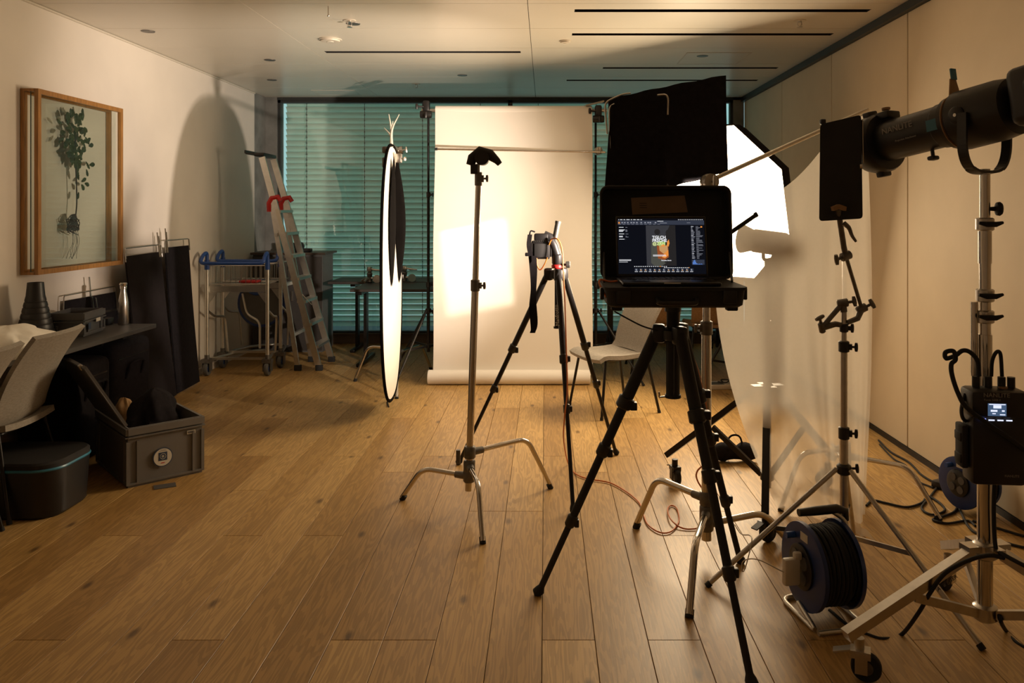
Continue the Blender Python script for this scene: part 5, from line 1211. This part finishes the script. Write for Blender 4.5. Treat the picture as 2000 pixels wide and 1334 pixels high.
cable('floor_cable', 'black cable falling from the chrome stand hub to the floor', [P(1950, 1195, 2.68), P(1955, 1215, 2.66), F(1965, 1232), F(1985, 1255), F(2020, 1275)], .007)
p = F(1838, 953); t = thing('power_brick', 'black power brick lying beside the wall reel', 'power brick', p)
part(MB().rbox(p+V((0, 0, .022)), (.09, .06, .042), .008, rot(.5)), 'body', 'black', t); part(MB().rbox(p+V((.12, .06, .05)), (.06, .05, .07), .01, rot(.3)), 'plug', 'black', t)
p = F(1402, 757); t = thing('network_box', 'small pale box with cables on the floor behind the stands', 'device', p)
part(MB().rbox(p+V((0, 0, .02)), (.22, .16, .04), .005, rot(.1)), 'body', 'wplastic', t); part(MB().box(p+V((-.02, -.02, .0405)), (.12, .10, .002), rot(.1)), 'top_inset', 'cabinet', t)
cable('floor_cable', 'tangled black cable on the pale floor box', [p+V((.0, 0, .05)), p+V((.06, -.05, .055)), p+V((.1, .02, .06)), p+V((.04, .06, .05)), p+V((.12, -.08, .01)), p+V((.2, -.05, .01))], .005)
p = F(1440, 912); t = thing('sand_bag', 'small black weight bag on the floor behind the C-stand', 'bag', p)
part(MB().tube(smooth([p+V((-.13, .1, .03)), p+V((-.06, .1, .06)), p+V((0, .1, .05)), p+V((.07, .1, .06)), p+V((.14, .1, .03))], 4), [.012, .03, .048, .055, .058, .055, .048, .04, .035, .038, .045, .055, .058, .055, .045, .03, .012], 12), 'bag_body', 'fabric', t)
part(MB().tube(fil([p+V((-.05, .1, .08)), p+V((-.02, .1, .16)), p+V((.04, .1, .16)), p+V((.06, .1, .08))], .03), .006, 6), 'bag_handle', 'fabric', t)

# orange tether cable
pts = [P(1072, 478, 4.53), P(1078, 467, 4.52), P(1090, 468, 4.50), P(1098, 490, 4.49), P(1100, 530, 4.47), P(1103, 580, 4.42), P(1106, 680, 4.28), P(1108, 760, 4.17), P(1103, 810, 4.12), P(1101, 860, 4.3)]
pts += FL((1110, 908), (1125, 928), (1150, 938), (1190, 945), (1222, 962), (1248, 984), (1256, 1005), (1266, 1028), (1290, 1043), (1312, 1040), (1326, 1020), (1322, 996), (1310, 990))
pts += [F(1304, 1003)+V((0, 0, .016)), F(1312, 1024)+V((0, 0, .018))]+FL((1335, 1035), (1365, 1034), (1392, 1022))
pts += [P(1392, 1000, 3.50), P(1378, 965, 3.52), P(1362, 938, 3.52), P(1362, 920, 3.50), P(1380, 900, 3.42), P(1386, 860, 3.40), P(1378, 790, 3.40), P(1362, 720, 3.35), P(1348, 680, 3.25), P(1335, 640, 3.17)]
cable('tether_cable', 'long orange cable from the camera across the floor to the laptop', pts, .0038, 'orange', 6)
cable('tether_cable', 'short orange cable hooked under the camera', [P(1048, 504, 4.53), P(1049, 518, 4.53), P(1055, 527, 4.53), P(1063, 517, 4.53), P(1069, 503, 4.53)], .0036, 'orange')
cable('tether_cable', 'orange cable end at the left side of the laptop case', [P(1205, 549, 3.05), P(1190, 550, 3.02), P(1174, 546, 2.98), P(1170, 552, 2.96), P(1176, 566, 2.93), P(1184, 580, 2.91)], .0038, 'orange')
cable('case_cord', 'thin black cord hanging below the laptop case to the tripod', [P(1200, 608, 3.0), P(1225, 622, 3.0), P(1255, 637, 3.0), P(1285, 646, 3.0)], .003)

# ============================================================ behind: tan chairs and rolling table
c1 = make_chair('tan chair at the rear table, left one of two', 'chair2', 'tan_chair', 'tan chairs at the rear table'); place(c1, 1.04, 7.60, PI/2)
c2 = copy_tree(c1); c2['label'] = 'tan chair at the rear table, right one of two'; place(c2, 1.58, 7.60, PI/2)
t = thing('rolling_table', 'dark rolling table by the window at the right of the paper', 'table', (1.25, 8.2, 0))
part(MB().rbox((1.25, 8.36, .735), (1.5, .65, .028), .004, None, 1), 'tabletop', 'table', t)
for x in (.68, 1.82):
    part(MB().box((x, 8.36, .40), (.06, .04, .64)), 'column', 'blackmet', t)
    for s in (-1, 1):
        e = V((x, 8.36+s*.36, .0)); part(MB().bar((x, 8.36, .24), e+V((0, 0, .10)), .03, .04), 'leg', 'blackmet', t); caster(t, e, (0, s), 'cast', .032)
